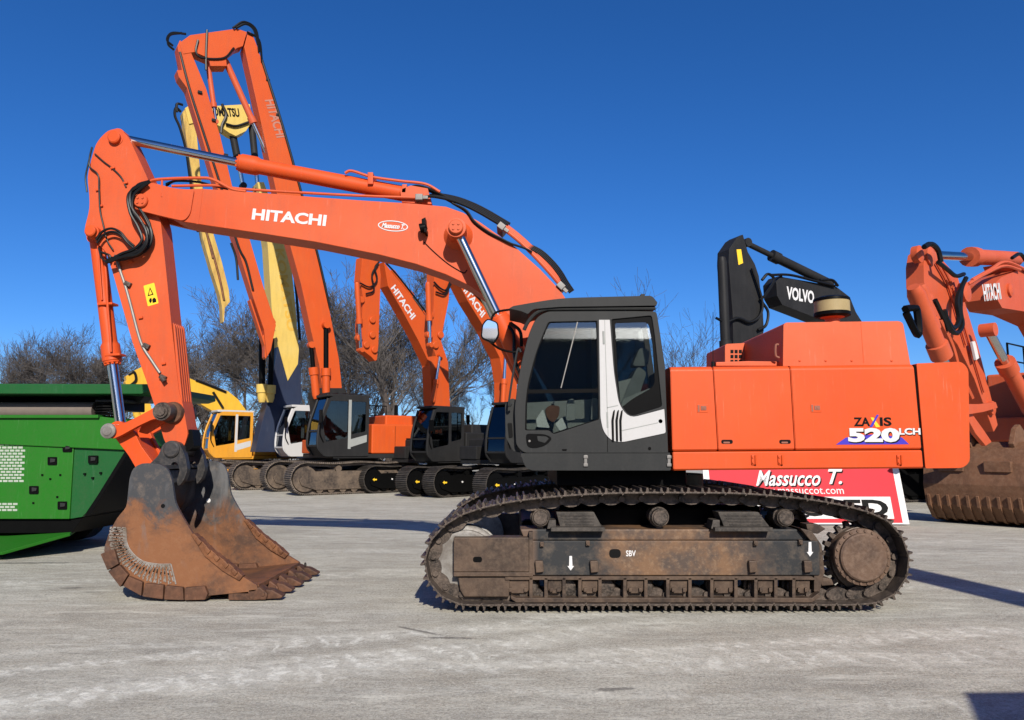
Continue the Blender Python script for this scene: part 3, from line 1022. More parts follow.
# pre-cleaner
c = W(832.5, 322, 9.55)
sx = 9.55 / F
b = MB()
b.lathe((c.x, 9.55, c.z - .05), (0, 0, 1), [(0, 7.5 * sx), (.04 + 4 * sx, 7 * sx), (.05 + 6 * sx, 16.5 * sx)], 32)
b.build('air_intake_neck', M['orange_hood'], EX)
b = MB()
b.lathe((c.x, 9.55, W(0, 317.5, 9.55).z), (0, 0, 1), [(0, 14.5 * sx), (1.5 * sx, 17.6 * sx), (4.5 * sx, 17.6 * sx), (5 * sx, 16.8 * sx), (5.2 * sx, 16.8 * sx)], 40)
b.lathe((c.x, 9.55, W(0, 301.5, 9.55).z), (0, 0, 1), [(-.5 * sx, 16.9 * sx), (0, 17.8 * sx), (2.5 * sx, 17.5 * sx), (4.5 * sx, 12 * sx), (5 * sx, 2 * sx)], 40)
pc = b.build('pre_cleaner', M['black'], EX)
b = MB()
b.lathe((c.x, 9.55, W(0, 312.6, 9.55).z), (0, 0, 1), [(0, 17.1 * sx), (11.2 * sx, 17.1 * sx)], 40)
b.build('filter_bowl', M['beige'], pc)

# antenna
p = W(713, 364, 9.0)
b = MB()
b.cyl(p + Vector((0, 0, -.04)), p + Vector((0, 0, .03)), .022, seg=10)
b.cyl(p, W(713, 312, 9.0), .005, .003, seg=6)
b.build('antenna', M['rubber'], EX)

# ---- cab ---------------------------------------------------------------
YB = 8.655
YF = 9.38
CAB = bpy.data.objects.new('cab', None); COL.objects.link(CAB); CAB.parent = EX
CAB.matrix_parent_inverse = WM(EX).inverted()
cab_out = rnd_poly([(524, 452.5), (516.5, 445), (515, 409), (519.5, 372), (529.5, 333), (537, 317), (550, 311), (610, 311), (656, 312), (659, 330), (664.5, 366), (667.6, 452.5)],
                   [4, 4, 6, 40, 30, 10, 10, 0, 3, 0, 0, 0], 4)
front_win = rnd_poly([(548, 321.5), (597.6, 320.5), (599.4, 420), (553, 435), (549, 431), (524.5, 431), (525, 405), (527, 385), (536, 350)], [3, 1.5, 1.5, 5, 2, 2, 0, 30, 30], 3)
rear_win = rnd_poly([(611, 319), (652, 315), (655, 335), (662.5, 407), (630, 417.2), (620, 405), (614.5, 372)], [2, 3, 0, 3, 6, 10, 0], 3)
small_win = rnd_poly([(525.5, 433.5), (545, 434), (553, 438), (546, 445.5), (535, 448.5), (527, 447)], 4, 3)
b = MB()
b.ppl(cab_out, [front_win, rear_win], YB, .05, .006)
b.build('cab_side_frame', M['charcoal'], CAB)
b = MB()
b.ppl(cab_out, [front_win, rear_win], YF - .05, .05, .004) if False else b.plate([(-x, z) for x, z in XZ(cab_out, YB)], [[(-x, z) for x, z in XZ(hh, YB)] for hh in (front_win, rear_win)], (0, YF - .05, 0), (-1, 0, 0), (0, 0, 1), .05, .004)
b.build('cab_far_frame', M['charcoal'], CAB)
# ribs round the cab: floor, roof, back wall, front posts
o2 = XZ(cab_out, YB)
fl = W(524, 452, YB); fr = W(667, 452, YB)
b = MB()
b.box(fl.x + .04, fr.x - .01, YB + .05, YF - .05, fl.z, fl.z + .12, .01)
tl, tr = W(548, 311.5, YB), W(655, 312, YB)
b.box(tl.x + .02, tr.x, YB + .05, YF - .05, tl.z - .07, tl.z - .005, .01)
bw = XZ([(655.5, 313), (659, 330), (664.5, 366), (667.2, 452), (663.5, 452), (660.8, 366), (655, 330), (652, 313)], YB)
b.plate([(0, 0), (YF - YB - .1, 0), (YF - YB - .1, .95), (0, .95)], [], (fr.x - .06, YB + .05, fl.z), (0, 1, 0), (0, 0, 1), .04)
fp = XZ([(525, 452), (517.5, 444.5), (516.5, 409), (521, 372), (531, 334), (539, 319), (551, 313)], YB)
for yy in (YB + .05, YF - .09):
    b.tube([(x + .025, yy, z) for x, z in fp], .032, 8)
for k in (0, 2, 6):
    b.tube([(fp[k][0] + .02, YB + .05, fp[k][1]), (fp[k][0] + .02, YF - .05, fp[k][1])], .03, 8)
b.build('cab_ribs', M['charcoal'], CAB)
# glazing
gin = YB + .018
b = MB(); b.ppx(front_win, gin, gin + .006)
b.build('door_glass', M['glass'], CAB)
b = MB(); b.ppx(rear_win, gin + .002, gin + .008)
b.build('rear_side_glass', M['glass'], CAB)
b = MB()
for A_, B_ in ((front_win, 0), (rear_win, 1)):
    b.prism([(x, z) for x, z in XZ(A_, YB)], YF - .035, YF - .029)
b.build('far_side_glass', M['glass_far'], CAB)
t = bmesh.new()
rr = [(t.verts.new((x + .012, YB + .07, z)), t.verts.new((x + .012, YF - .1, z))) for x, z in [(p.x, p.y) for p in catmull([Vector(q) for q in fp[2:]], 4, False)]]
for a_, c_ in zip(rr, rr[1:]): t.faces.new((a_[0], a_[1], c_[1], c_[0]))
b = MB(); b.merge(t)
wsn = b.build('windscreen', M['glass'], CAB)
b = MB()   # black printed border of the rear glass
inner = rnd_poly([(615, 323), (648.5, 322), (652.5, 345), (655, 386), (632, 399), (621, 408), (617.5, 372)], [2, 5, 0, 6, 6, 3, 0], 3)
b.ppl(rear_win, [inner], gin - .004, .003)
b.build('glass_border', M['black'], CAB)
b = MB()
b.ppl(rnd_poly([(p[0], p[1]) for p in front_win], 0), [rnd_poly([(549.5, 323), (596, 322), (597.8, 388.6), (528.2, 389.6), (537.5, 351)], 2), rnd_poly([(527.5, 393.5), (598, 392.5), (598, 419), (553, 433), (549, 429.5), (526.5, 429.5)], 2)], gin - .004, .003)
b.build('window_seal', M['black'], CAB)
b = MB()
s0, s1 = W(577.5, 322, gin - .01), W(561, 388, gin - .01)
b.bar(s0, s1, .012, .012)
b.build('wiper', M['zinc'], CAB)
# white pillar trim that sweeps back under the rear window
b = MB()
wt_ = rnd_poly([(599, 319.8), (609.8, 319.8), (613.8, 372), (619, 405), (629.5, 418.2), (664.3, 409), (665.8, 433), (622, 442.3), (612, 441), (603.5, 432), (600.5, 418)], [0, 0, 10, 12, 10, 1, 2, 6, 8, 8, 4], 4)
b.ppx(wt_, YB - .017, YB + .004, .004)
trim = b.build('pillar_trim', M['white'], CAB)
b = MB()
for x in (612.4, 616.4, 620.2):
    b.ppx(rnd_poly([(x - .4, 441), (x - 1, 420), (x + .8, 411), (x + 2.6, 409.5), (x + 2.4, 413), (x + 1.4, 421), (x + 1.8, 441.8)], 1), YB - .024, YB - .012)
b.build('vent_slot', M['decal_black'], trim)
b = MB()
b.ppx([(604.4, 320), (604.9, 320), (607.5, 407.5), (608.5, 436), (607.9, 436), (606.9, 408)], YB - .019, YB - .012)
b.ppx([(607, 407.3), (618, 405), (618, 405.8), (607, 408.2)], YB - .019, YB - .012)
b.ppx([(622, 430.2), (658, 422.4), (658, 423.1), (622, 431)], YB - .019, YB - .012)
q = W(660.5, 421.2, YB - .016)
b.lathe((q.x, YB - .017, q.z), (0, 1, 0), [(0, .024), (.006, .026)], 18)
b.ppx([(602.5, 331), (604.3, 331), (604.8, 344), (603, 344)], YB - .026, YB - .012, .003)
b.ppx([(606.2, 412), (608, 412), (608.6, 428), (606.8, 428)], YB - .02, YB - .01, .003)
b.build('door_seam', M['trim'], trim)
# door details
b = MB(); b.ppx(small_win, YB - .012, YB + .01, .002)
sw = b.build('lower_window', M['black'], CAB)
b = MB(); b.ppx(rnd_poly([(537, 436), (546, 436.5), (549, 438.5), (545, 443), (538, 441)], 1.2), YB - .018, YB - .011, .001)
b.build('door_handle', M['charcoal'], sw)
q = W(529.5, 441, YB - .005)
b = MB(); b.lathe((q.x, YB - .02, q.z), (0, 1, 0), [(0, .013), (.01, .014)], 12)
b.build('door_lock', M['zinc'], sw)
b = MB()
b.ppx([(607.2, 436), (607.8, 436), (607.8, 452), (607.2, 452)], YB - .008, YB + .01)
q = W(649.5, 448.5, YB)
b.lathe((q.x, YB - .012, q.z), (0, 1, 0), [(0, .018), (.01, .02)], 12)
b.ppx([(562, 449), (567, 449), (566.5, 450.8), (562.5, 450.8)], YB - .012, YB, .002)
b.build('panel_seam', M['black'], CAB)
# skirt under the cab
b = MB()
b.ppx(rnd_poly([(520, 453.3), (670, 452.6), (671, 470.5), (532, 470.5), (526, 468)], [2, 1, 2, 8, 6]), YB + .002, 9.6, .015)
skc = b.build('cab_skirt', M['charcoal'], CAB)
for x in (586, 669.5):
    b = MB()
    b.ppx([(x - 1.8, 455), (x + 1.2, 455), (x + 1.2, 467), (x - 1.8, 467)], YB - .012, YB + .004, .004)
    for y in (457, 465): b.ppx([(x - 2.4, y - 1.5), (x + 2, y - 1.5), (x + 2, y + 1.5), (x - 2.4, y + 1.5)], YB - .02, YB, .004)
    b.build('skirt_hinge', M['zinc'], skc)
# front lower corner piece with the grab slot, left of the door
b = MB()
b.ppx(rnd_poly([(505.5, 437), (505, 404), (512, 398), (517, 400), (516, 446), (521, 453), (513, 451)], 2), YB + .10, 9.33, .02)
cp = b.build('cab_corner', M['charcoal'], CAB)
b = MB(); b.ppx(rnd_poly([(507.5, 423), (512, 423), (513, 437), (509, 438)], 1), YB + .09, YB + .12)
b.build('corner_slot', M['decal_black'], cp)
# roof guard
b = MB()
b.ppx(rnd_poly([(509, 308.5), (513, 306), (559, 298), (652, 295.6), (657.5, 302.5), (656.5, 305.5), (560, 306.8), (533, 309), (528, 314), (521, 311)], [1, 1, 20, 3, 1, 1, 6, 4, 1, 1]), YB - .06, YF + .05, .012)
b.ppx([(560, 307.6), (655, 306.6), (655, 309.8), (560, 310.4)], YB + .03, YF - .03, .006)
rf = b.build('cab_roof', M['charcoal'], CAB)
b = MB()
rp = [(655, 308.5), (560, 308.8), (545, 309.5), (535, 314), (528, 322), (524, 330)]
b.tube([W(x, y, YB - .015) for x, y in rp], .022, 8)
b.ppx([(640, 296.5), (645, 296.5), (645, 293.8), (641, 293.8)], 9.0, 9.1, .004)
b.build('rain_gutter', M['charcoal'], rf)
# inside
sq = lambda x, y, Y: W(x, y, Y)
b = MB()
b.ppx(rnd_poly([(575, 428), (573, 436), (620, 436), (625, 428)], 2), 8.85, 9.28, .03)
b.ppx(rnd_poly([(612, 430), (628, 430), (647, 372), (638, 366), (628, 385)], 4), 8.85, 9.27, .05)
b.ppx(rnd_poly([(632, 366), (648, 366), (650, 350), (640, 347)], 4), 8.93, 9.18, .03)
b.ppx([(585, 452), (585, 436), (618, 436), (618, 452)], 8.9, 9.25, .02)
b.build('operator_seat', M['seat'], CAB)
b = MB()
b.ppx(rnd_poly([(617, 382), (632, 378), (634, 404), (622, 412)], 2), 8.86, 8.92, .01)
b.ppx(rnd_poly([(620, 409), (623, 399), (650, 388), (651, 392), (630, 402)], 1.5), 8.80, 8.90, .008)
b.ppx(rnd_poly([(567, 400), (574, 398), (576, 420), (566, 421)], 3), 8.86, 8.9, .01)
b.ppx(rnd_poly([(592, 398), (597, 398), (597, 418), (591, 420)], 1), 8.9, 8.94, .006)
b.build('side_console', M['trim'], CAB)
b = MB()
b.tube([sq(547, 440, 9.0), sq(549, 420, 9.0), sq(553, 404, 9.0)], .02)
b.ppx(rnd_poly([(535, 452), (536, 426), (552, 424), (556, 452)], 3), 8.9, 9.26, .02)
b.tube([sq(560, 440, 8.95), sq(562, 425, 8.95)], .015)
b.build('control_stand', M['black'], CAB)
b = MB()  # rounded brown shape behind the lower door glass
b.ppx(rnd_poly([(545, 409), (550, 405), (560, 406), (559, 416), (553, 423), (547, 418)], 3), 8.85, 9.0, .03)
b.build('brown_object', M['brown_lump'], CAB)
b = MB()  # pale shapes standing in for a white reflection in the glass
b.ppx(rnd_poly([(536, 419), (543, 409), (547, 421), (550, 428), (537, 427)], 1.5), 8.83, 8.86, .01)
b.ppx(rnd_poly([(555, 424), (562, 417), (567, 428), (560, 431)], 1.5), 8.82, 8.85, .01)
b.build('white_reflection', M['reflection_white'], CAB)
b = MB()
b.prism([(x, z) for x, z in XZ(rnd_poly([(525, 452), (524, 400), (600, 396), (664, 400), (667, 452)], 2), YB)], YF - .16, YF - .06)
b.build('far_lining', M['trim'], CAB)
# mirror on its arm
b = MB()
mp = rnd_poly([(482, 324), (487, 318), (498, 322), (499.5, 335), (494, 344), (480.5, 338)], 3, 3)
b.ppx(mp, 8.60, 8.66, .012)
mir = b.build('mirror', M['black'], EX)
b = MB()
t = bmesh.new()
mq = rnd_poly([(483.2, 325), (487.6, 319.6), (496.8, 323), (498, 334.4), (493.4, 342.2), (482, 337)], 2.5, 3)
f_ = t.faces.new([t.verts.new(W(x, y, 8.594)) for x, y in mq])
bmesh.ops.recalc_face_normals(t, faces=t.faces)
r_ = bmesh.ops.extrude_face_region(t, geom=[f_])
bmesh.ops.translate(t, vec=(0, .004, 0), verts=[g for g in r_['geom'] if isinstance(g, bmesh.types.BMVert)])
bmesh.ops.recalc_face_normals(t, faces=t.faces)
b.merge(t)
b.build('mirror_glass', M['mirror'], mir)
b = MB()
b.tube([W(490, 322, 8.67), W(497, 312, 8.75), W(520, 309, 8.85), W(530, 311, 8.8)], .014)
b.tube([W(489, 341, 8.67), W(500, 349, 8.75), W(514, 352, 8.8), W(522, 349, 8.8)], .014)
b.build('mirror_arm', M['black'], mir)
# handrail beside the cab front
b = MB()
b.tube([W(521, 352, 8.62), W(517, 352, 8.62), W(509, 402, 8.62), W(512, 404, 8.62)], .013)
b.build('grab_rail', M['charcoal'], CAB)

# ---- boom --------------------------------------------------------------
YBo, YBf = 9.82, 10.28
b = MB()
boom_px = [(173, 189.5), (200, 188.5), (235, 190.5), (316, 197), (366, 200.5), (416, 203.5), (446, 206.5), (463, 212.5), (480, 222), (516, 247.5), (540, 269), (560, 290),
           (580, 320), (598, 360), (604, 400), (598, 422), (580, 425), (565, 412), (548, 385), (525, 347), (510, 325), (496, 307.5), (486, 297), (471, 286.5), (446, 274.5), (416, 264), (378.5, 254.5),
           (316, 242), (255, 232.5), (210, 226), (182, 221.5), (171, 218)]
b.ppx(boom_px, YBo, YBf, .012)
BOOM = b.build('boom', M['orange_boom'], EX)
b = MB()
nose = rnd_poly([(141, 187), (150, 182), (173, 188), (194, 190), (190, 214), (184, 221), (168, 217.5), (137.5, 210), (133, 203), (134, 195)], [6, 4, 4, 2, 4, 5, 6, 6, 6, 6], 4)
b.prism(XZ(nose, YBo - .025), YBo - .025, YBo + .055, .01)
b.prism(XZ(nose, YBo - .025), YBf - .055, YBf + .025, .01)
b.ppx([(168, 188), (194, 189.8), (192, 212), (180, 219), (168, 216)], YBo + .03, YBf - .03)
b.build('boom_nose', M['orange_boom'], BOOM)
# welded flange seams
b = MB()
b.ppx([(374.6, 202), (375.4, 202), (368, 252), (367.2, 252)], YBo - .002, YBo + .01)
b.build('weld_seam', M['orange_boom'], BOOM)
b = MB()
b.ppx([(201, 189), (203, 189), (198.5, 224), (196.5, 224)], YBo - .004, YBo + .01)
b.build('weld_seam', M['orange_boom'], BOOM)
# pin heads
for x, y, r, Y in ((141.3, 201, .095, YBo - .03), (456, 227, .095, 9.40)):
    b = MB()
    c = W(x, y, Y)
    b.lathe((c.x, Y - .035, c.z), (0, 1, 0), [(0, r * .9), (.012, r), (.05, r), (.052, r * 1.35), (.07, r * 1.35), (YBf + .1 - Y, r * 1.3)], 28)
    for k in range(4):
        a = math.pi / 4 + k * math.pi / 2
        q = Vector((c.x + math.cos(a) * r * .5, Y - .048, c.z + math.sin(a) * r * .5))
        b.cyl(q, q + Vector((0, .02, 0)), .016, seg=6)
    b.build('pivot_pin', M['orange_boom'], BOOM)
c = W(456, 227, 9.4)
b = MB()
b.cyl((c.x, 9.44, c.z), (c.x, 10.86, c.z), .07, seg=20)
for y_ in (YBo - .10, YBf): b.lathe((c.x, y_, c.z), (0, 1, 0), [(0, .13), (.09, .19), (.10, .2)], 28)
b.build('cylinder_shaft', M['orange_boom'], BOOM)
# lettering
p, q = W(251.5, 219.5, YBo - .003), W(325.5, 226.2, YBo - .003)
ux = (q - p)
text_on('HITACHI', p, ux, Vector((-ux.z, 0, ux.x)), ux.length, .158, M['decal_white'], 'lettering', BOOM, .035, th=.001)
# oval dealer mark
c = W(393, 226, YBo - .004)
b = MB()
e1 = [(math.cos(2 * math.pi * k / 40) * .205, math.sin(2 * math.pi * k / 40) * .075) for k in range(40)]
e2 = [(x * .93, y * .84) for x, y in e1]
tilt = R(-5)
b.plate(e1, [e2], c, (math.cos(tilt), 0, math.sin(tilt)), (-math.sin(tilt), 0, math.cos(tilt)), .002)
b.build('oval_mark', M['decal_white'], BOOM)
text_on('Massucco T.', c + Vector((-.155, -.001, -.022)), (math.cos(tilt), 0, math.sin(tilt)), (-math.sin(tilt), 0, math.cos(tilt)), .31, .07, M['decal_white'], 'lettering', BOOM, .04, .35, th=.001)
# work lamp
b = MB()
b.ppx([(421.5, 219), (425.3, 217), (426, 227.5), (422, 231)], YBo - .16, YBo, .006)
b.ppx([(424, 228), (426.5, 228), (426.5, 232), (424, 232)], YBo - .2, YBo, .003)
b.lathe(W(422, 228, YBo - .12), (-1, 0, -.25), [(-.07, .03), (-.05, .055), (.02, .065), (.03, .06)], 18)
b.build('work_lamp', M['black'], BOOM)
# pipes and hoses along the top
for dy, yy in ((0, 9.86), (.05, 9.93), (.1, 10.0), (.19, 10.12), (.25, 10.2)):
    b = MB()
    b.tube([W(x, y, yy) for x, y in ((172, 186), (215, 185.5), (242, 189), (316, 193.5), (366, 196), (410, 197.5), (420, 197.8))], .019)
    b.build('steel_pipe', M['orange_boom'], BOOM)
for yy in (9.83, 10.2):
    b = MB()
    b.tube([W(x, y, yy) for x, y in ((148, 183), (158, 179.5), (200, 178), (214, 180), (232, 189), (246, 191.5))], .022)
    if yy < 10: b.tube([W(162, 179.5, 9.83), W(162, 197, 9.80)], .014)
    b.build('hose_guard', M['orange_boom'], BOOM)
def hoses(rows, r, mat, parent, name='hydraulic_hose'):
    """every hose a part of its own"""
    for row in rows:
        b = MB()
        b.tube(row, r, 8)
        b.build(name, mat, parent)


RUB = M['rubber']
hoses([[W(x + k * 2, y - k * .5, 9.84 + .085 * k) for x, y in ((420, 197.5), (432, 196.5), (450, 200), (466, 206), (480, 213), (492, 220), (502, 226))] for k in range(5)], .020, RUB, BOOM)
hoses([[W(x, y, 9.79 + .03 * k) for x, y in ((452, 203), (466, 210 + k), (474, 221 + 2 * k), (487, 231 + 2 * k), (500, 238 + k), (512, 244), (524, 248), (532, 252))] for k in range(3)], .015, RUB, BOOM)
hoses([[W(x + 1.2 * k, y - .8 * k, 9.92 + .09 * k) for x, y in ((524, 246), (538, 253), (550, 264), (558, 274), (564, 284), (570, 293))] for k in range(4)], .013, RUB, BOOM)
hoses([[W(x, y, 9.88 + .1 * k) for x, y in ((166, 184 + k), (176, 181), (198, 182), (214, 186), (228, 189))] for k in range(3)], .016, RUB, BOOM)
hoses([[W(x + k, y - k, 9.84 + .1 * k) for x, y in ((500, 226), (520, 242), (540, 262), (556, 280), (564, 290))] for k in range(4)], .026, M['orange_boom'], BOOM, 'steel_pipe')
for x, y, an in ((419, 197.6, 0), (501, 226.5, 38), (560.5, 286, 45)):
    b = MB()
    p = W(x, y, 9.8)
    Mx = Matrix.Translation(p) @ Matrix.Rotation(R(an), 4, 'Y')
    b.box(-.05, .05, -.02, .36, -.035, .05, .008, Mx)
    b.box(.045, .12, .0, .04, -.015, .03, .004, Mx)
    b.build('pipe_clamp', M['zinc'], BOOM)
b = MB()
b.tube([W(x, y, YBo - .005) for x, y in ((424, 242), (433, 251), (447, 263), (458, 270), (464, 273), (467, 270))], .007, 6)
b.build('lamp_cable', M['decal_black'], BOOM)


# ---- cylinders -----------------------------------------------------------
def ram(name, p_rod, p_gland, p_base, r_rod, r_bar, mat=M['orange'], cap=1.28, eye=True):
    """barrel from p_base to p_gland, bright rod from there to p_rod"""
    p_rod, p_gland, p_base = Vector(p_rod), Vector(p_gland), Vector(p_base)
    d = (p_gland - p_base).normalized()
    L = (p_gland - p_base).length
    b = MB()
    cl = min(.24, L * .2)
    b.lathe(p_base, d, [(-.05, r_bar * .7), (.0, r_bar * .95), (.05, r_bar), (L - cl - .05, r_bar), (L - cl, r_bar * cap), (L - .03, r_bar * cap), (L - .02, r_bar * cap * .92), (L, r_bar * cap * .9), (L + .01, r_rod * 1.3)], 28)
    for k in range(10):
        u = d.orthogonal().normalized(); v = d.cross(u)
        a = 2 * math.pi * k / 10
        q = p_base + d * (L - .005) + (u * math.cos(a) + v * math.sin(a)) * r_bar * cap * .72
        b.cyl(q, q + d * .03, .02, seg=6)
    if eye: b.cyl(p_base + Vector((0, -r_bar, 0)) - d * .02, p_base + Vector((0, r_bar, 0)) - d * .02, r_bar * .95, seg=20)
    o = b.build(name, mat, EX)
    b = MB()
    b.cyl(p_gland - d * .02, p_rod, r_rod, seg=24)
    b.build('piston_rod', M['chrome'], o)
    b = MB()
    b.cyl(p_rod + Vector((0, -r_rod * 1.6, 0)), p_rod + Vector((0, r_rod * 1.6, 0)), r_rod * 1.7, seg=20)
    b.build('rod_eye', mat, o)
    return o


ac = ram('arm_cylinder', W(121, 138.5, 10.05), W(240, 163, 10.05), W(415, 196, 10.05), .062, .107, M['orange'], cap=1.22)
b = MB()
b.tube([W(x, y, 9.93) for x, y in ((345, 173), (352, 171), (372, 177), (400, 181), (425, 184), (440, 192))], .02)
b.tube([W(x, y, 10.0) for x, y in ((346, 178), (372, 183), (398, 187), (408, 190))], .02)
b.ppx([(367.5, 172), (373, 172), (373, 184), (367.5, 184)], 9.9, 10.2, .01)
b.ppx([(402, 184), (407, 184), (406, 193), (401, 193)], 9.9, 10.2, .01)
b.build('cylinder_pipe', M['orange_boom'], ac)
b = MB()
b.prism(XZ([(402, 203), (400, 190), (411, 186), (428, 189), (432, 205)], 9.93), 9.90, 9.95, .008)
b.prism(XZ([(402, 203), (400, 190), (411, 186), (428, 189), (432, 205)], 9.93), 10.15, 10.2, .008)
b.build('cylinder_bracket', M['orange_boom'], BOOM)
hoses([[W(x, y + k, 9.95 + .08 * k) for x, y in ((408, 188), (418, 186), (432, 190), (446, 197), (455, 202))] for k in range(3)], .02, RUB, ac)
bfoot = W(548, 420, 9.5)
for yy in (9.56, 10.54):
    a_, g_ = W(456, 227, 9.44), W(503, 313.5, 9.5)
    a_.y = g_.y = yy
    f_ = Vector((bfoot.x, yy, bfoot.z))
    g_ = a_ + (f_ - a_).normalized() * (g_ - a_).length
    bc = ram('boom_cylinder', a_, g_, f_, .062, .115, M['orange'], cap=1.2)
    hoses([[g_ + Vector((.10, -.09, -.12)), g_ + Vector((.2, -.16, -.25)), g_ + Vector((.22, -.16, -.6)), g_ + Vector((.4, -.12, -1.0))],
           [g_ + Vector((.16, -.10, -.10)), g_ + Vector((.28, -.18, -.22)), g_ + Vector((.30, -.1, -.4))]], .022, RUB, bc)

# ---- arm -----------------------------------------------------------------
YA0, YA1 = 9.90, 10.22
arm_px = rnd_poly([(121, 129.5), (116, 128.6), (108, 130.5), (101, 137), (96, 144), (91, 160), (87.3, 177), (89.3, 195), (89.6, 209), (84.3, 229), (86, 238), (95, 241), (106, 252), (112.5, 272), (121, 302), (132.5, 342.5),
                   (146, 380), (156, 410), (164, 440), (170, 450), (184, 447), (188, 434), (183, 405), (179, 392), (171, 320), (166, 270), (161, 224), (155, 203), (147.5, 178), (135, 151), (128.5, 137)],
                  [3] * 5 + [6] * 6 + [3] * 20, 2)
b = MB()
b.ppx(arm_px, YA0, YA1, .012)
ARM = b.build('arm', M['orange_boom'], EX)
for x, y, r, Y in ((115, 138, .085, YA0 - .02), (91.5, 231.5, .075, YA0 - .10)):
    b = MB()
    c = W(x, y, Y)
    b.lathe((c.x, Y - .05, c.z), (0, 1, 0), [(0, r * .8), (.012, r), (.06, r), (.062, r * 1.2), (YA1 + .1 - Y, r * 1.2)], 26)
    b.build('pivot_pin', M['orange'], ARM)
c = W(163.5, 411.5, 9.70)
b = MB()
b.lathe((c.x, 9.60, c.z), (0, 1, 0), [(0, .03), (0, .058), (.01, .062), (.012, .045), (.02, .045), (.02, .085), (.035, .09), (.04, .075), (.05, .075), (.05, .118), (.07, .12), (.85, .12)], 30)
b.build('link_pin', M['track'], ARM)
b = MB()
b.lathe((c.x + .035, YA0 - .06, c.z - .01), (0, 1, 0), [(0, .13), (.02, .145), (.07, .15)], 28)
b.build('pin_boss', M['rust_dark'], ARM)
# wear bars on the bucket side of the lower arm
for k in range(5):
    b = MB()
    yy = YA0 + .012 + k * .068
    pts = [W(x, y, YA0) for x, y in ((172.2, 322), (174.5, 325), (184.5, 425), (188, 434), (184, 436), (178, 391))]
    b.prism3([(p.x, yy, p.z) for p in pts], (0, .036, 0), .006)
    b.build('wear_bar', M['orange_boom'], ARM)
b = MB()
b.ppx(rnd_poly([(182, 431), (192, 429), (194, 447), (187, 452), (181, 447)], 2), YA0 + .03, YA1 - .04, .015)
b.build('arm_tip_block', M['black'], ARM)
bundle = (((147, 182), (132, 190), (131, 206), (141, 221), (147, 236), (141, 249), (126, 256), (107, 260)),
          ((150, 181), (137, 186), (135, 200), (145, 217), (152, 234), (148, 248), (133, 257), (112, 258)),
          ((145, 183), (129, 194), (130, 212), (138, 227), (142, 240), (134, 249), (121, 254), (106, 263)),
          ((151, 182), (140, 192), (139, 206), (149, 223), (150, 238), (141, 247), (129, 258), (114, 260)),
          ((148, 183), (134, 195), (133, 211), (144, 226), (147, 242), (138, 254), (123, 257), (109, 262)),
          ((150, 183), (135, 188), (129.5, 203), (137, 219), (148, 230), (146, 246), (131, 253), (116, 257)))
hoses([[W(x, y, 9.73 + .026 * ((k * 3) % 6)) for x, y in pts] for k, pts in enumerate(bundle)], .021, RUB, ARM)
hoses([[W(x + k, y + 3.2 * k, 9.82 - .02 * k) for x, y in ((96, 240), (102, 232), (111, 228.5), (120, 232), (127, 240), (134, 246))] for k in range(2)], .017, RUB, ARM)
hoses([[W(x, y, 9.84) for x, y in ((101, 252), (110, 256), (108, 262), (102, 258), (99, 248))]], .016, RUB, ARM)
hoses([[W(x, y, YA0 - .03) for x, y in ((92, 147), (89.5, 158), (90, 167), (98, 175), (99, 190), (100, 210), (103, 224), (107, 240), (113, 250))],
       [W(x, y, YA0 - .015) for x, y in ((95, 154), (104, 162), (112, 168), (121, 177), (126, 187))],
       [W(x, y, YA0 + .1) for x, y in ((92, 148), (88, 165), (85.5, 178), (87, 192))]], .011, RUB, ARM)
b = MB()
b.tube([W(x, y, YA0 - .02) for x, y in ((117, 259), (120, 270), (126, 288), (132, 310), (138, 333), (143, 347), (152, 361), (160, 373))], .020, 8)
b.build('steel_pipe', M['zinc'], ARM)
for x, y in ((117.5, 258), (128, 284), (146.5, 346), (163, 377.5)):
    b = MB()
    p = W(x, y, YA0 - .02)
    Mx = Matrix.Translation(p) @ Matrix.Rotation(R(25), 4, 'Y')
    b.box(-.045, .045, -.03, .03, -.03, .03, .008, Mx)
    if y > 370:
        b.cyl(p + Vector((-.02, -.02, .02)), p + Vector((.05, -.05, -.06)), .03, seg=12)
    b.build('pipe_clamp', M['track'], ARM)
for x, y in ((130, 262), (140, 318), (163, 364), (100, 206), (97, 190), (112, 168), (125, 183)):
    b = MB()
    b.ppx([(x - 2, y - 1.2), (x + 2, y - 1.8), (x + 2.4, y), (x - 1.6, y + .8)], YA0 - .03, YA0, .003)
    b.build('hose_clip', M['orange'], ARM)
# safety sticker
b = MB()
b.ppx(rnd_poly([(143.4, 285.8), (154.2, 282.6), (158.6, 303.2), (147.8, 306.4)], 1), YA0 - .003, YA0)
st = b.build('warning_sticker', M['decal_yellow'], ARM)
b = MB()
b.ppl([(149.9, 287), (153.6, 294.6), (147.6, 296.2)], [[(150, 289), (152.2, 293.9), (148.7, 294.9)]], YA0 - .005, .001)
b.ppx([(149.6, 298.4), (151.4, 298), (151.9, 301), (150.3, 303.4), (149, 301)], YA0 - .005, YA0 - .002)
b.ppx([(152.2, 299.4), (154, 297.4), (156, 299), (156.3, 302), (152.6, 303)], YA0 - .005, YA0 - .002)
b.build('sticker_print', M['decal_black'], st)

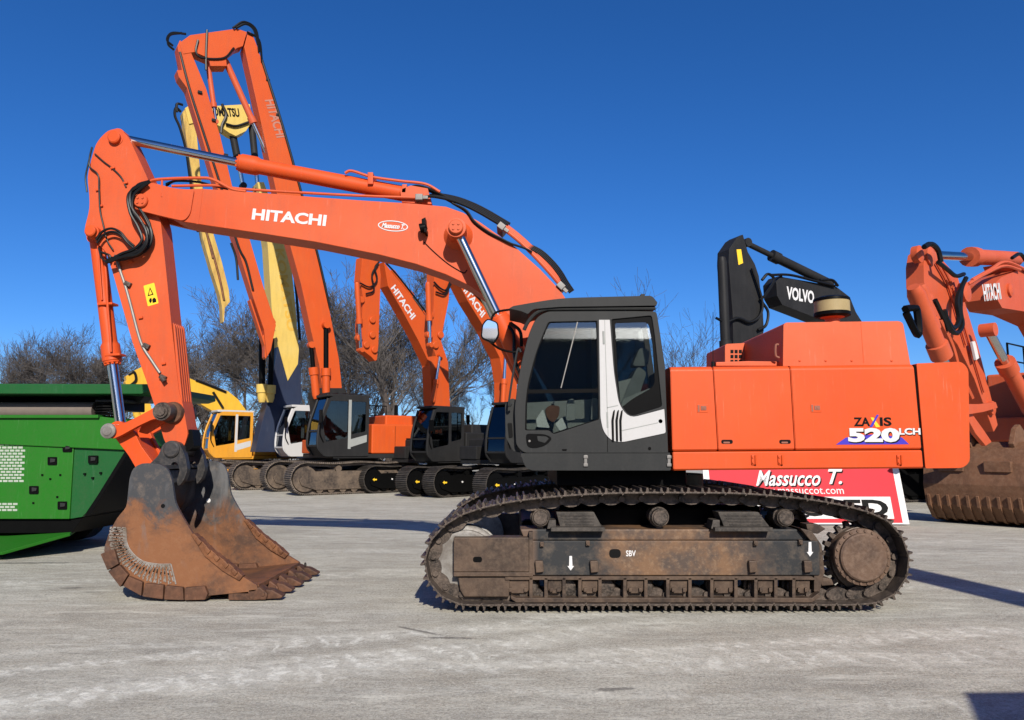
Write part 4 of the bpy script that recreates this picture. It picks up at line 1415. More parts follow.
# bucket cylinder, at the left of the arm
bk = ram('bucket_cylinder', W(121.5, 430, 10.06), W(112.5, 363, 10.06), W(97, 240, 10.06), .068, .095, M['orange'], cap=1.28)
b = MB()
b.tube([W(x, y, 9.93) for x, y in ((103, 246), (106, 275), (107.5, 305), (110, 335), (111, 352))], .016)
b.tube([W(x, y, 9.95) for x, y in ((98, 246), (100, 275), (102, 300))], .014)
for x, y in ((104.5, 304), (112, 355)): b.ppx([(x - 7.5, y - 1.3), (x + 7.5, y - 2), (x + 7.6, y + .2), (x - 7.4, y + 1)], 9.93, 10.1, .004)
b.build('cylinder_pipe', M['orange'], bk)

# bucket links
LINK = MB()
for y0, y1 in ((9.66, 9.75), (10.37, 10.46)):
    LINK.prism(rnd_poly(XZ([(102, 431), (104.5, 425.5), (110, 423.5), (118, 426), (135, 418), (152, 409), (158, 403.5), (166, 403), (171, 409), (170, 416), (163, 420), (154, 418.5), (138, 426), (120, 436), (112, 439), (105, 437)], 9.66), .05, 4), y0, y1, .012)
c = W(109.3, 431, 9.66)
LINK.cyl((c.x, 9.62, c.z), (c.x, 10.5, c.z), .09, seg=26)
LINK = LINK.build('bucket_link', M['orange'], EX)
b = MB()
b.lathe((c.x, 9.60, c.z), (0, 1, 0), [(0, .03), (0, .055), (.008, .06), (.012, .068), (.02, .095), (.04, .10)], 26)
b.build('link_pin', M['idler'], LINK)
b = MB()
for y0, y1 in ((9.80, 9.88), (10.22, 10.30)):
    b.prism(rnd_poly(XZ([(114, 437), (122, 428), (134, 431), (141, 446), (156, 466), (150, 474), (139, 474), (128, 455)], 9.8), .04, 3), y0, y1, .012)
b.prism(XZ([(128, 440), (137, 437), (152, 465), (143, 470)], 9.88), 9.86, 10.24, .012)
b.prism(XZ([(139, 425), (158, 413), (164, 416), (163, 422), (143, 434), (136, 432)], 9.8), 9.86, 9.93, .012)
b.build('push_link', M['orange'], EX)

# ---- bucket ---------------------------------------------------------------
YK0, YK1 = 9.06, 10.88
side_px = rnd_poly([(129.5, 478), (133, 468), (142, 463), (160, 464), (168, 469), (172, 481), (175, 503), (183, 518), (194, 536), (214, 556), (240, 575), (258, 586), (256, 591), (205, 596), (172, 597), (145, 595.5), (122, 585), (108, 566),
                    (103.5, 550), (109, 533), (117, 518), (126.5, 507)], 4, 2)
b = MB()
b.prism(XZ(side_px, YK0), YK0, YK0 + .045, .008)
b.prism(XZ(side_px, YK0), YK1 - .045, YK1, .008)
heel = XZ([(150, 466), (136, 470), (131, 485), (127, 507), (117, 519), (109.5, 534), (104.5, 550), (108.5, 565), (122.5, 584), (145, 594.5), (172, 596), (205, 595), (258, 589.5)], YK0)
heel = [Vector(p) for p in heel]
heel = catmull(heel, 4, False)
t = bmesh.new()
ro, ri = [], []
for i, p in enumerate(heel):
    d = (heel[min(i + 1, len(heel) - 1)] - heel[max(i - 1, 0)]).normalized()
    n = Vector((-d.y, d.x))           # towards the inside
    q = p + n * .05
    ro.append([t.verts.new((p.x, y, p.y)) for y in (YK0 + .04, YK1 - .04)])
    ri.append([t.verts.new((q.x, y, q.y)) for y in (YK0 + .04, YK1 - .04)])
for rows in (ro, ri):
    for a_, c_ in zip(rows, rows[1:]): t.faces.new((a_[0], a_[1], c_[1], c_[0]))
for k in (0, -1): t.faces.new((ro[k][0], ro[k][1], ri[k][1], ri[k][0]))
for k in (0, 1):
    for i in range(len(ro) - 1): t.faces.new((ro[i][k], ro[i + 1][k], ri[i + 1][k], ri[i][k]))
bmesh.ops.recalc_face_normals(t, faces=t.faces)
b.merge(t)
tq = W(152, 473, YK0)
b.box(tq.x - .20, tq.x - .06, YK0 + .04, YK1 - .04, tq.z - .16, tq.z + .02, .03)
BK = b.build('bucket', M['bucket'], EX)
for y0 in (9.74, 10.30):
    b = MB()
    b.prism(XZ(rnd_poly([(143, 470), (158, 456), (163, 444), (171, 440), (179, 443), (185, 455), (187.5, 470), (184, 480), (178, 487), (176.5, 481), (180, 470), (177, 462), (172, 462), (168, 475), (160, 482)], 3, 3), 9.74), y0, y0 + .10, .015)
    b.build('bucket_ear', M['ear'], BK)
c = W(171, 449.5, 9.72)
b = MB()
b.lathe((c.x, 9.705, c.z), (0, 1, 0), [(0, .085), (.015, .105), (.04, .105), (.75, .10)], 26)
b.build('bucket_pin', M['ear'], BK)
# heel shrouds on both sides
for quad in ([(100, 554), (114, 549), (118.5, 564), (107, 570.5)], [(107.5, 571.2), (119.3, 565), (128, 575), (120, 587.5)], [(122.5, 586), (128.3, 576.3), (142.3, 582.3), (141, 596.2)],
             [(141.8, 596.6), (144.8, 583.2), (163.4, 585.2), (162.6, 599.6)], [(163.6, 599.8), (165, 585.6), (182.6, 587.5), (183.6, 600.4)], [(184.2, 600.5), (184.2, 587.7), (204.5, 586.2), (207.6, 594), (205, 600)]):
    b = MB()
    b.prism(XZ(quad, YK0 - .05), YK0 - .05, YK0 + .12, .012)
    b.build('heel_shroud', M['rust_dark'], BK)
    b = MB()
    b.prism(XZ(quad, YK0 - .05), YK1 - .12, YK1 + .05, .012)
    b.build('heel_shroud', M['rust_dark'], BK)
# weld beads on the lower side
b = MB()
inn = catmull([Vector(p) for p in XZ([(126, 528), (127, 542), (132, 552), (143, 561), (158, 564), (171, 564)], YK0)], 8, False)
out_ = catmull([Vector(p) for p in XZ([(110.5, 527), (109, 541), (116, 557), (132, 572), (152, 582), (176, 584)], YK0)], 8, False)
nb = 52
for i in range(nb):
    f0 = i / nb * (len(inn) - 2)
    a_ = inn[int(f0)].lerp(inn[int(f0) + 1], f0 % 1)
    f1 = min(len(out_) - 1.01, f0 + (1.0 if i % 2 else -.3))
    f1 = max(0, f1)
    c_ = out_[int(f1)].lerp(out_[int(f1) + 1], f1 % 1)
    b0 = 0
    while b0 < .92:
        e0 = min(1, b0 + random.uniform(.14, .34))
        p, q = a_.lerp(c_, b0), a_.lerp(c_, e0)
        j = random.uniform(-.006, .006)
        b.bar((p.x + j, YK0 - .004, p.y), (q.x, YK0 - .004, q.y + j), .012, .014)
        b0 = e0 + random.uniform(.03, .09)
for pts in (inn,):
    b.tube([(p.x, YK0 - .004, p.y) for p in pts], .008, 6, smooth=False)
b.tube([(p.x, YK0 - .003, p.y) for p in (inn[-1], out_[-1])], .009, 6)
b.build('weld_bead', M['hardface'], BK)
# side protectors along both edges
for y0, y1 in ((YK0 - .03, YK0 + .08), (YK1 - .08, YK1 + .03)):
    b = MB()
    pts = [(190, 534), (194, 533.5), (212, 551), (232, 566), (243, 576), (239, 581), (222, 571), (204, 556)]
    b.prism(XZ(pts, YK0 - .03), y0, y1, .01)
    for x, y in ((197, 541), (206, 550), (215, 557.5), (224, 564), (233, 571.5)):
        b.prism(XZ([(x - 3, y - 1.5), (x + .5, y - 4), (x + 5, y + 1), (x + 1.5, y + 5)], YK0 - .04), y0 - .018, y1 + .018, .012)
    b.build('side_cutter', M['rust'], BK)
# cutting edge and teeth
e = W(258, 589, YK0)
b = MB()
b.prism([(e.x - .35, .0 + .015), (e.x - .02, .015), (e.x + .06, .035), (e.x - .02, .085), (e.x - .35, .10)], YK0 + .01, YK1 - .01, .008)
b.build('cutting_edge', M['rust_dark'], BK)
for k in range(5):
    yy = YK0 + .10 + k * (YK1 - YK0 - .20) / 4
    b = MB()
    b.prism([(e.x - .10, .02), (e.x + .10, .015), (e.x + .12, .09), (e.x + .02, .17), (e.x - .14, .15)], yy - .10, yy + .10, .025)
    b.prism([(e.x + .08, .02), (e.x + .27, .03), (e.x + .29, .06), (e.x + .16, .13), (e.x + .08, .14)], yy - .075, yy + .075, .018)
    b.lathe((e.x + .06, yy - .115, .09), (0, 1, 0), [(0, .025), (.23, .025)], 10)
    b.build('tooth', M['rust_dark'], BK)
b = MB()
p = W(308, 562, 10.6)
b.lathe((e.x + .08, YK1 - .12, .165), (1, 0, .1), [(0, .03)] * 1 + [(.01, .035), (.02, .03)], 12)
b.build('shackle', M['track'], BK)
for x, y in ((163, 506),):
    b = MB(); q = W(x, y, YK0)
    b.lathe((q.x, YK0 - .003, q.z), (0, 1, 0), [(0, .025), (.005, .025)], 14)
    b.build('drain_hole', M['decal_black'], BK)
b = MB(); q = W(208.5, 500.5, YK1 - .05)
b.lathe((q.x, YK1 - .05, q.z), (0, 1, 0), [(0, .03), (.01, .03)], 14)
b.build('bolt_head', M['decal_white'], BK)
# ================================================================== machines parked behind
class Yard:
    """one parked excavator: built in its own frame, x forward, y to its left, z up"""

    def __init__(s, name, label, org, a, sc, body, cab, boom, track, frame, deck=None, group='excavators parked in the row behind'):
        s.yaw = math.pi + R(a)
        s.f = Vector((math.cos(s.yaw), math.sin(s.yaw), 0))
        s.l = Vector((-s.f.y, s.f.x, 0))
        s.s = sc
        s.org = Vector(org)
        s.t = thing(name, label, 'excavator', org, s.yaw, group)
        s.mb, s.mc, s.mm, s.mt, s.mf = body, cab, boom, track, frame
        s.md = deck or M['charcoal2']

    @staticmethod
    def from_front(px, py, a, sc):
        """origin from the ground contact of its left track's front end"""
        yaw = math.pi + R(a)
        f = Vector((math.cos(yaw), math.sin(yaw), 0)); l = Vector((-f.y, f.x, 0))
        p = G(px, py)
        return p - f * (1.9 * sc) - l * (1.25 * sc + .3 * sc)

    def P(s, px, py, off=0.0):
        d = ray(px, py)
        k = (off - (EYE - s.org).dot(s.l)) / d.dot(s.l)
        q = EYE + d * k - s.org
        return (q.dot(s.f), q.z)

    def poly(s, name, px, hw, mat=None, parent=None, bev=.015, c=0.0, slim=True):
        b = MB()
        # the outline takes in the side turned to us and the narrow face beside it: take the latter off
        if slim:
            A2 = sum(px[i - 1][0] * px[i][1] - px[i][0] * px[i - 1][1] for i in range(len(px)))
            sg = 1 if A2 > 0 else -1
            new = []
            for i, (x, y) in enumerate(px):
                q = s.P(x, y, c + hw)
                q0 = PROJ(s.org + s.f * q[0] + s.l * (c + hw) + Vector((0, 0, q[1])))
                q1 = PROJ(s.org + s.f * q[0] + s.l * (c - hw) + Vector((0, 0, q[1])))
                a_ = Vector(px[i - 1]); b_ = Vector((x, y)); c_ = Vector(px[(i + 1) % len(px)])
                n1 = Vector(((b_ - a_).y, -(b_ - a_).x)).normalized() * sg
                n2 = Vector(((c_ - b_).y, -(c_ - b_).x)).normalized() * sg
                nx = (n1 + n2).x
                new.append((x + (q0[0] - q1[0]) * min(1, max(0, -nx * 1.6)), y))
            px = new
        pts = [s.P(x, y, c + hw) for x, y in px]
        b.prism(pts, c + hw, c - hw, bev)
        return b.build(name, mat or s.mm, parent or s.t, True)

    def ram(s, p0, p1, k, r, rr, mat, c=0.0, name='hydraulic_cylinder', rod=None):
        """barrel from p0 to the share k of the way to p1, then the rod"""
        A, B = s.P(*p0, c), s.P(*p1, c)
        A, B = Vector((A[0], c, A[1])), Vector((B[0], c, B[1]))
        m = A.lerp(B, k)
        d = (B - A).normalized()
        b = MB()
        L = (m - A).length
        b.lathe(A, d, [(-r, r * .7), (0, r), (L - r * 2, r), (L - r * 1.9, r * 1.25), (L, r * 1.25)], 14)
        o = b.build(name, mat, s.t, True)
        b = MB()
        b.cyl(m, B, rr, seg=12)
        b.build('piston_rod', rod or M['chrome'], o, True)
        b = MB()
        b.cyl(B - s_y * rr * 1.5, B + s_y * rr * 1.5, rr * 1.5, seg=14)
        b.build('rod_eye', mat, o, True)
        return o

    def line(s, px, r, c, mat=None, name='hydraulic_hose', parent=None):
        for row in px:
            b = MB()
            b.tube([(lambda q: (q[0], c, q[1]))(s.P(x, y, c)) for x, y in row], r, 6)
            b.build(name, mat or M['rubber'], parent or s.t, True)

    def text(s, txt, p0, p1, h, mat, parent, off, bold=.03, flip=1):
        A, B = s.P(*p0, off), s.P(*p1, off)
        A, B = Vector((A[0], off + .004, A[1])), Vector((B[0], off + .004, B[1]))
        ux = (B - A).normalized()
        # the face looks to +y; seen from there x runs to the left
        uz = Vector((0, 1, 0)).cross(ux)
        return text_on(txt, A, ux, uz, (B - A).length, h, mat, 'lettering', parent, bold, 0, True, .001)

    def tracks(s, arrow=False):
        k = s.s
        hh, L, g, wd = .98 * k, 4.5 * k, 2.5 * k, .6 * k
        r = hh / 2
        pts = []
        xc = L / 2 - r
        for i in range(13):
            a = -math.pi / 2 + math.pi * i / 12
            pts.append(Vector((xc + math.cos(a) * r, r + math.sin(a) * r)))
        for i in range(1, 8):
            u = i / 8
            pts.append(Vector((xc - 2 * xc * u, hh - .05 * k * math.sin(math.pi * u * 2) ** 2)))
        for i in range(13):
            a = math.pi / 2 + math.pi * i / 12
            pts.append(Vector((-xc + math.cos(a) * r, r + math.sin(a) * r)))
        cum = [0]
        for p, q in zip(pts, pts[1:] + pts[:1]): cum.append(cum[-1] + (q - p).length)
        n = round(cum[-1] / (.19 * k))

        def at(d):
            d %= cum[-1]
            for i in range(len(pts)):
                if cum[i + 1] >= d - 1e-9:
                    w_ = (d - cum[i]) / max(1e-9, cum[i + 1] - cum[i])
                    return pts[i].lerp(pts[(i + 1) % len(pts)], w_)

        made = None
        for sd in (1, -1):
            y = sd * g / 2
            if made is None:
                b = MB()
                for i in range(n):
                    p, q = at(cum[-1] * i / n), at(cum[-1] * (i + 1) / n)
                    m = (p + q) / 2; d = (q - p).normalized(); nn = Vector((d.y, -d.x))
                    Mx = Matrix((Vector((d.x, 0, d.y)), Vector((0, 1, 0)), Vector((nn.x, 0, nn.y)))).transposed().to_4x4()
                    Mx.translation = Vector((m.x, 0, m.y + .03 * k))
                    l2 = (q - p).length / 2
                    b.box(-l2 * .94, l2 * .94, -wd / 2, wd / 2, -.03 * k, -.012 * k, 0, Mx)
                    for gx in (-.7, 0, .7): b.box(gx * l2 - .01 * k, gx * l2 + .01 * k, -wd / 2, wd / 2, -.012 * k, .022 * k, 0, Mx)
                    b.box(-l2, l2, -.14 * k, .14 * k, -.12 * k, -.03 * k, 0, Mx)
                tr = b.build('crawler_track', s.mt, s.t, True, 20)
                b = MB()
                fw = wd / 2 + .02 * k
                b.prism([(xc + .12 * k, .30 * k), (xc + .2 * k, .46 * k), (xc + .05 * k, .68 * k), (xc - .5 * k, .72 * k), (-xc + .5 * k, .72 * k), (-xc + .35 * k, .5 * k), (-xc + .4 * k, .16 * k), (xc - .3 * k, .16 * k)], -fw + .03 * k, fw - .03 * k, .02)
                b.cyl((xc, -fw * .75, r), (xc, fw * .75, r), r * .78, seg=26)
                b.cyl((-xc, -fw * .95, r), (-xc, fw * .95, r), r * .62, seg=26)
                b.cyl((-xc, -fw * .6, r), (-xc, fw * .6, r), r * .85, seg=26)
                for i in range(8): b.cyl((xc - .45 * k - i * (2 * xc - .9 * k) / 7, -fw * .8, .17 * k), (xc - .45 * k - i * (2 * xc - .9 * k) / 7, fw * .8, .17 * k), .11 * k, seg=14)
                for i in (-.7, .7): b.cyl((i * k, -fw * .7, .79 * k), (i * k, fw * .7, .79 * k), .10 * k, seg=14)
                for i in (-.25, 1.05): b.box((i - .25) * k, (i + .1) * k, -fw - .02, fw * .6, .70 * k, .76 * k, .01)
                fr = b.build('track_frame', s.mf, s.t, True)
                made = (tr, fr)
                tr.location.y = fr.location.y = y
                frs = [fr]
            else:
                for o in made:
                    c = o.copy(); COL.objects.link(c); c.parent = s.t; c.location.y = y
                    frs.append(c)
        fr = [o for o in frs if o.name.startswith('track_frame')]
        if arrow:
            for f_ in fr:
                b = MB()
                yy = wd / 2 + .022 * k
                b.prism([(xc + u * k, v * k) for u, v in ((-.07, .475), (.03, .475), (.03, .445), (.10, .5), (.03, .555), (.03, .525), (-.07, .525))], yy - .03, yy)
                b.build('arrow_decal', M['decal_yellow'], f_, True)
                b = MB()
                b.lathe((xc - .75 * k, yy - .02, .5 * k), (0, 1, 0), [(0, .03 * k), (.03, .03 * k)], 12)
                b.build('reflector', M['decal_white'], f_, True)

    def house(s, cabtop=3.05, trim=None, stripe=None, rails=True, hoodz=2.2, guard=False, dx=0.0, roof=None, tankz=1.95):
        k = s.s
        before = set(o.name for o in SC.objects)
        b = MB()
        b.box(-2.85 * k, 1.45 * k, -1.38 * k, 1.38 * k, 1.10 * k, 1.24 * k, .03)
        b.box(-1.2 * k, 1.3 * k, -.6 * k, .6 * k, .35 * k, .75 * k, .03)
        b.lathe((0, 0, .7 * k), (0, 0, 1), [(0, .7 * k), (.42 * k, .66 * k)], 30)
        b.build('deck', s.md, s.t, True)
        b = MB()
        b.box(-2.3 * k, .18 * k, .48 * k, 1.4 * k, 1.245 * k, hoodz * k, .05 * k, seg=3)
        eb = b.build('side_housing', s.mb, s.t, True)
        b = MB()
        for x in (-1.45, -.65): b.box((x - .006) * k, (x + .006) * k, 1.38 * k, 1.403 * k, 1.3 * k, (hoodz - .06) * k)
        b.box(-1.2 * k, -1.05 * k, 1.38 * k, 1.405 * k, 1.55 * k, 1.75 * k)
        for j in range(6): b.box(-2.15 * k, -1.6 * k, 1.38 * k, 1.405 * k, (1.55 + .07 * j) * k, (1.58 + .07 * j) * k)
        b.build('door_seam', M['decal_black'], eb, True)
        b = MB()
        b.box(-2.3 * k, .1 * k, -1.4 * k, -.48 * k, 1.245 * k, hoodz * k, .05 * k, seg=3)
        b.box(.12 * k, 1.05 * k, -1.4 * k, -.5 * k, 1.245 * k, tankz * k, .05 * k, seg=3)
        b.box(1.07 * k, 1.5 * k, -1.38 * k, -.5 * k, 1.245 * k, 1.7 * k, .04 * k)
        b.build('far_housing', s.mb, s.t, True)
        b = MB()
        b.box(-2.2 * k, -.5 * k, -.9 * k, .95 * k, (hoodz - .1) * k, (hoodz + .32) * k, .06 * k, seg=3)
        b.build('engine_hood', s.mb, s.t, True)
        b = MB()
        ring = [(-2.32, 1.42), (-2.75, 1.3), (-2.98, .9), (-3.05, 0), (-2.98, -.9), (-2.75, -1.3), (-2.32, -1.42)]
        b.prism3([(x * k, y * k, 1.12 * k) for x, y in ring], (0, 0, (hoodz - 1.12) * k), .06 * k, seg=3)
        b.build('counterweight', s.mb, s.t, True)
        b = MB()
        b.cyl((-1.6 * k, -.5 * k, (hoodz + .25) * k), (-1.6 * k, -.5 * k, (hoodz + .75) * k), .07 * k, seg=14)
        b.build('exhaust', M['black'], s.t, True)
        if rails:
            b = MB()
            z0 = hoodz * k
            rail = [(.1 * k, -1.3 * k, 1.9 * k), (.1 * k, -1.3 * k, z0 + .75 * k), (-1.6 * k, -1.3 * k, z0 + .75 * k), (-1.6 * k, -1.3 * k, z0)]
            b.tube(rail, .022 * k, 6, smooth=False)
            b.tube([(.1 * k, -1.3 * k, z0 + .4 * k), (-1.6 * k, -1.3 * k, z0 + .4 * k)], .018 * k, 6, smooth=False)
            b.tube([(-.8 * k, -1.3 * k, z0), (-.8 * k, -1.3 * k, z0 + .75 * k)], .018 * k, 6, smooth=False)
            b.build('guard_rail', M['black'], s.t, True)
        # cab
        ct = cabtop
        C = bpy.data.objects.new('cab', None); COL.objects.link(C); C.parent = s.t
        q = lambda pts: [(x * k, z * k) for x, z in pts]
        out = rnd_poly(q([(.3, 1.17), (1.75, 1.17), (1.98, 1.5), (1.93, 2.2), (1.68, ct - .1), (1.5, ct), (.3, ct)]), .06 * k, 3)
        w1 = rnd_poly(q([(1.0, 1.75), (1.72, 1.62), (1.84, 2.2), (1.6, ct - .15), (1.0, ct - .15)]), .04 * k, 3)
        w2 = rnd_poly(q([(.4, 1.95), (.9, 1.85), (.9, ct - .15), (.4, ct - .15)]), .04 * k, 3)
        b = MB()
        for y in (1.42 * k, .50 * k):
            b.plate([(-x, z) for x, z in out], [[(-x, z) for x, z in w_] for w_ in (w1, w2)], (0, y - .05 * k, 0), (-1, 0, 0), (0, 0, 1), .05 * k, .004)
        b.box(.3 * k, .36 * k, .5 * k, 1.37 * k, 1.17 * k, 1.9 * k)
        b.box(.3 * k, .36 * k, .5 * k, 1.37 * k, (ct - .15) * k, ct * k)
        b.box(.35 * k, 1.75 * k, .5 * k, 1.37 * k, 1.17 * k, 1.27 * k)
        for y in (.48, 1.39):
            b.tube([(x * k, y * k, z * k) for x, z in ((1.75, 1.2), (1.97, 1.5), (1.92, 2.2), (1.68, ct - .08))], .04 * k, 6)
        b.bar((1.97 * k, .48 * k, 1.5 * k), (1.97 * k, 1.39 * k, 1.5 * k), .06 * k, .06 * k)
        b.bar((1.94 * k, .48 * k, 1.95 * k), (1.94 * k, 1.39 * k, 1.95 * k), .05 * k, .05 * k)
        b.prism3([(1.75 * k, .5 * k, 1.18 * k), (1.97 * k, .5 * k, 1.5 * k), (1.97 * k, 1.38 * k, 1.5 * k), (1.75 * k, 1.38 * k, 1.18 * k)], (-.03, 0, 0))
        b.build('cab_frame', s.mc, C, True)
        b = MB()
        b.box(.25 * k, 1.72 * k, .44 * k, 1.42 * k, (ct - .02) * k, (ct + .07) * k, .03 * k)
        if guard:
            for i in range(5): b.bar(((.5 + .28 * i) * k, .46 * k, (ct + .1) * k), ((.5 + .28 * i) * k, 1.4 * k, (ct + .1) * k), .04, .04)
        b.build('cab_roof', roof or s.mc, C, True)
        b = MB()
        for y in (1.40 * k, .47 * k):
            for w_ in (w1, w2): b.prism(w_, y - .012, y - .006)
        b.box(.32 * k, .328 * k, .55 * k, 1.36 * k, 1.9 * k, (ct - .15) * k)
        b.build('side_glass', M['glass_dark'], C, True)
        b = MB()
        b.prism3([(1.965 * k, .5 * k, 1.53 * k), (1.915 * k, .5 * k, 2.2 * k), (1.68 * k, .5 * k, (ct - .1) * k), (1.67 * k, .5 * k, (ct - .1) * k), (1.905 * k, .5 * k, 2.2 * k), (1.955 * k, .5 * k, 1.53 * k)], (0, .87 * k, 0))
        b.build('windscreen', M['glass_dark'], C, True)
        b = MB()
        b.box(.55 * k, 1.05 * k, .72 * k, 1.2 * k, 1.55 * k, 1.72 * k, .04)
        b.prism([(.48 * k, 1.6 * k), (.62 * k, 1.6 * k), (.52 * k, 2.5 * k), (.4 * k, 2.5 * k)], .74 * k, 1.18 * k, .04)
        b.box(.6 * k, .9 * k, .75 * k, 1.15 * k, 1.25 * k, 1.56 * k, .02)
        b.build('operator_seat', M['seat'], C, True)
        b = MB()
        b.box(1.35 * k, 1.6 * k, .7 * k, 1.2 * k, 1.27 * k, 1.5 * k, .03)
        b.box(.95 * k, 1.2 * k, .56 * k, .66 * k, 1.5 * k, 1.85 * k, .02)
        b.box(.95 * k, 1.2 * k, 1.24 * k, 1.34 * k, 1.5 * k, 1.85 * k, .02)
        b.build('console', M['black'], C, True)
        if trim:
            b = MB()
            b.prism(q([(.9, 1.4), (1.0, 1.4), (1.0, ct - .1), (.9, ct - .1)]), 1.425 * k, 1.40 * k, .005)
            b.prism(q([(.36, 1.62), (.92, 1.45), (.92, 1.7), (.36, 1.85)]), 1.427 * k, 1.40 * k, .005)
            b.build('pillar_trim', trim, C, True)
        b = MB()
        b.tube([(1.8 * k, 1.42 * k, 1.6 * k), (1.95 * k, 1.5 * k, 1.9 * k), (1.98 * k, 1.62 * k, 2.3 * k)], .02 * k, 6)
        b.box(1.96 * k, 2.0 * k, 1.5 * k, 1.74 * k, 2.2 * k, 2.6 * k, .015)
        b.build('mirror', M['black'], C, True)
        for o in [o for o in SC.objects if o.parent == s.t and o.name not in before]: o.location.x += dx
        return C


s_y = Vector((0, 1, 0))

# ---- high-reach demolition machine, orange ------------------------------
o = Yard.from_front(301, 496, 35, 1.26)
HR = Yard('excavator', 'orange high-reach demolition excavator with folded boom towering above everything and charcoal cab', o, 35, 1.26,
          M['orange_bg'], M['charcoal2'], M['orange_bg'], M['track_dusty'], M['frame_dusty'])
HR.tracks()
HR.house(3.05, M['trim'], guard=True, dx=-.75)
lower = HR.poly('boom', [(240, 47), (244, 31), (252, 33), (257.5, 47), (270, 87), (282, 127), (300, 189), (316, 250), (327.5, 300), (339, 359), (343, 398), (318, 398), (314, 366), (306, 332), (296, 285), (285, 245), (271, 189), (256, 120)], .32)
HR.line([[(262, 60), (283, 127), (302, 195), (318, 256), (330, 308)], [(247, 32), (259, 40), (262, 62)], [(236, 28), (246, 24), (254, 30), (258, 45)], [(233, 28), (244, 22), (256, 30), (259, 52)]], .05, .36, parent=lower)
top = HR.poly('upper_boom', [(176, 43), (187, 35), (237, 28.5), (247, 32), (243, 46), (237, 48), (226, 57), (227, 66), (207, 66), (205, 58), (193, 52), (180, 54)], .30)
dip = HR.poly('dipper_arm', [(174.5, 46), (180, 40), (191, 52), (206, 88), (220, 135), (232, 185), (250, 240), (263, 285), (276, 325), (271, 350), (266, 357), (260, 330), (250, 300), (236, 255), (224, 217), (211, 180), (196, 128), (184, 88), (176, 77), (174, 70), (179, 70)], .28)
HR.line([[(180, 52), (190, 90), (206, 140), (222, 190), (238, 245), (246, 262), (253, 290)], [(173, 46), (167, 40), (172, 33), (186, 34)], [(174, 50), (168, 44), (170, 35), (182, 33)], [(198, 40), (196, 52), (203, 58), (224, 58), (234, 48)], [(207, 30), (206, 55), (206, 70)], [(231, 243), (236, 258), (238, 280)]], .045, .33, parent=dip)
HR.ram((226, 62), (270, 160), .62, .13, .08, M['orange_pale'])
HR.ram((208, 64), (216, 122), .75, .10, .06, M['orange_pale'])
lk = HR.poly('tool_link', [(247, 300), (251, 299), (263, 336), (274, 318), (276, 322), (268, 352), (266, 359), (262, 357), (262, 346)], .18)
HR.ram((316, 395), (311, 345), .55, .16, .09, M['orange_bg'], .42, rod=M['black'])
HR.ram((326, 392), (326, 325), .35, .16, .10, M['orange_bg'], .45, rod=M['black'])
HR.poly('boom_foot', [(308, 392), (313, 388), (345, 388), (350, 410), (346, 430), (312, 430)], .4, M['charcoal2'])
HR.text('HITACHI', (264.5, 100), (276.5, 138), .42, M['decal_steel'], lower, .325)
for pr_, pts in ((dip, ((200, 92), (214, 120), (226, 155))), (lower, ((268, 80), (278, 115), (294, 170)))):
    for x, y in pts:
        b = MB()
        q = HR.P(x, y, .33); b.box(q[0] - .08, q[0] + .08, .25, .36, q[1] - .05, q[1] + .05, .01)
        b.build('pipe_clamp', M['charcoal2'], pr_, True)

# ---- yellow high-reach machine with navy base ----------------------------
o = Yard.from_front(241, 490.5, 35, 1.22)
KO = Yard('excavator', 'yellow and navy high-reach excavator with white cab, behind the orange high-reach one', o, 35, 1.22,
          M['navy'], M['white'], M['yellow_pale'], M['track_dusty'], M['frame_dusty'], M['navy'])
KO.tracks()
KO.house(3.0, dx=-1.9)
KO.poly('boom_base', [(263, 400), (268, 372), (274, 340), (299, 350), (302, 400), (280, 452), (250, 452), (256, 425)], .42, M['navy'])
lo = KO.poly('boom', [(252, 182), (264, 182), (279, 225), (289, 245), (295, 300), (299, 350), (298, 364), (287, 381), (272, 345), (266, 310), (262, 245)], .45)
hd = KO.poly('boom_head', [(182, 108), (192, 103), (212, 106), (250, 104), (252, 122), (246, 131), (236, 136), (226, 133), (216, 126), (205, 120), (186, 124)], .32)
dp = KO.poly('dipper_arm', [(180, 112), (190, 106), (196, 126), (201, 178), (210, 222), (222, 262), (229, 290), (230, 302), (225, 308), (224, 322), (220, 322), (219, 306), (216, 292), (209, 270), (200, 238), (190, 177), (184, 140)], .26, M['yellow_rusty'])
KO.ram((233, 136), (243, 186), .55, .17, .1, M['charcoal2'])
KO.ram((252, 128), (258, 190), .65, .16, .1, M['charcoal2'])
KO.ram((262, 398), (262, 330), .2, .2, .14, M['yellow_pale'], .52, rod=M['black'])
KO.ram((270, 398), (272, 335), .2, .2, .12, M['yellow_pale'], .60, rod=M['black'])
KO.line([[(181, 112), (176, 108), (175, 116), (180, 128), (186, 150), (190, 178), (198, 232)], [(183, 105), (177, 104), (177, 112)], [(222, 104), (226, 115), (222, 125), (221, 133)], [(226, 124), (236, 126), (249, 122)], [(292, 246), (294, 270), (297, 300), (300, 340)]], .06, .4, parent=hd)
KO.text('KOMATSU', (209.5, 115.8), (240, 117.2), .42, M['decal_black'], hd, .325, .04)
KO.text('KOMATSU', (275, 249), (287.5, 331), .42, M['decal_ochre'], lo, .452, .03)
KO.line([[(204, 225), (212, 250), (220, 280), (224, 300)], [(199, 200), (205, 226), (213, 258)]], .05, .3, M['rust'], 'steel_pipe', dp)

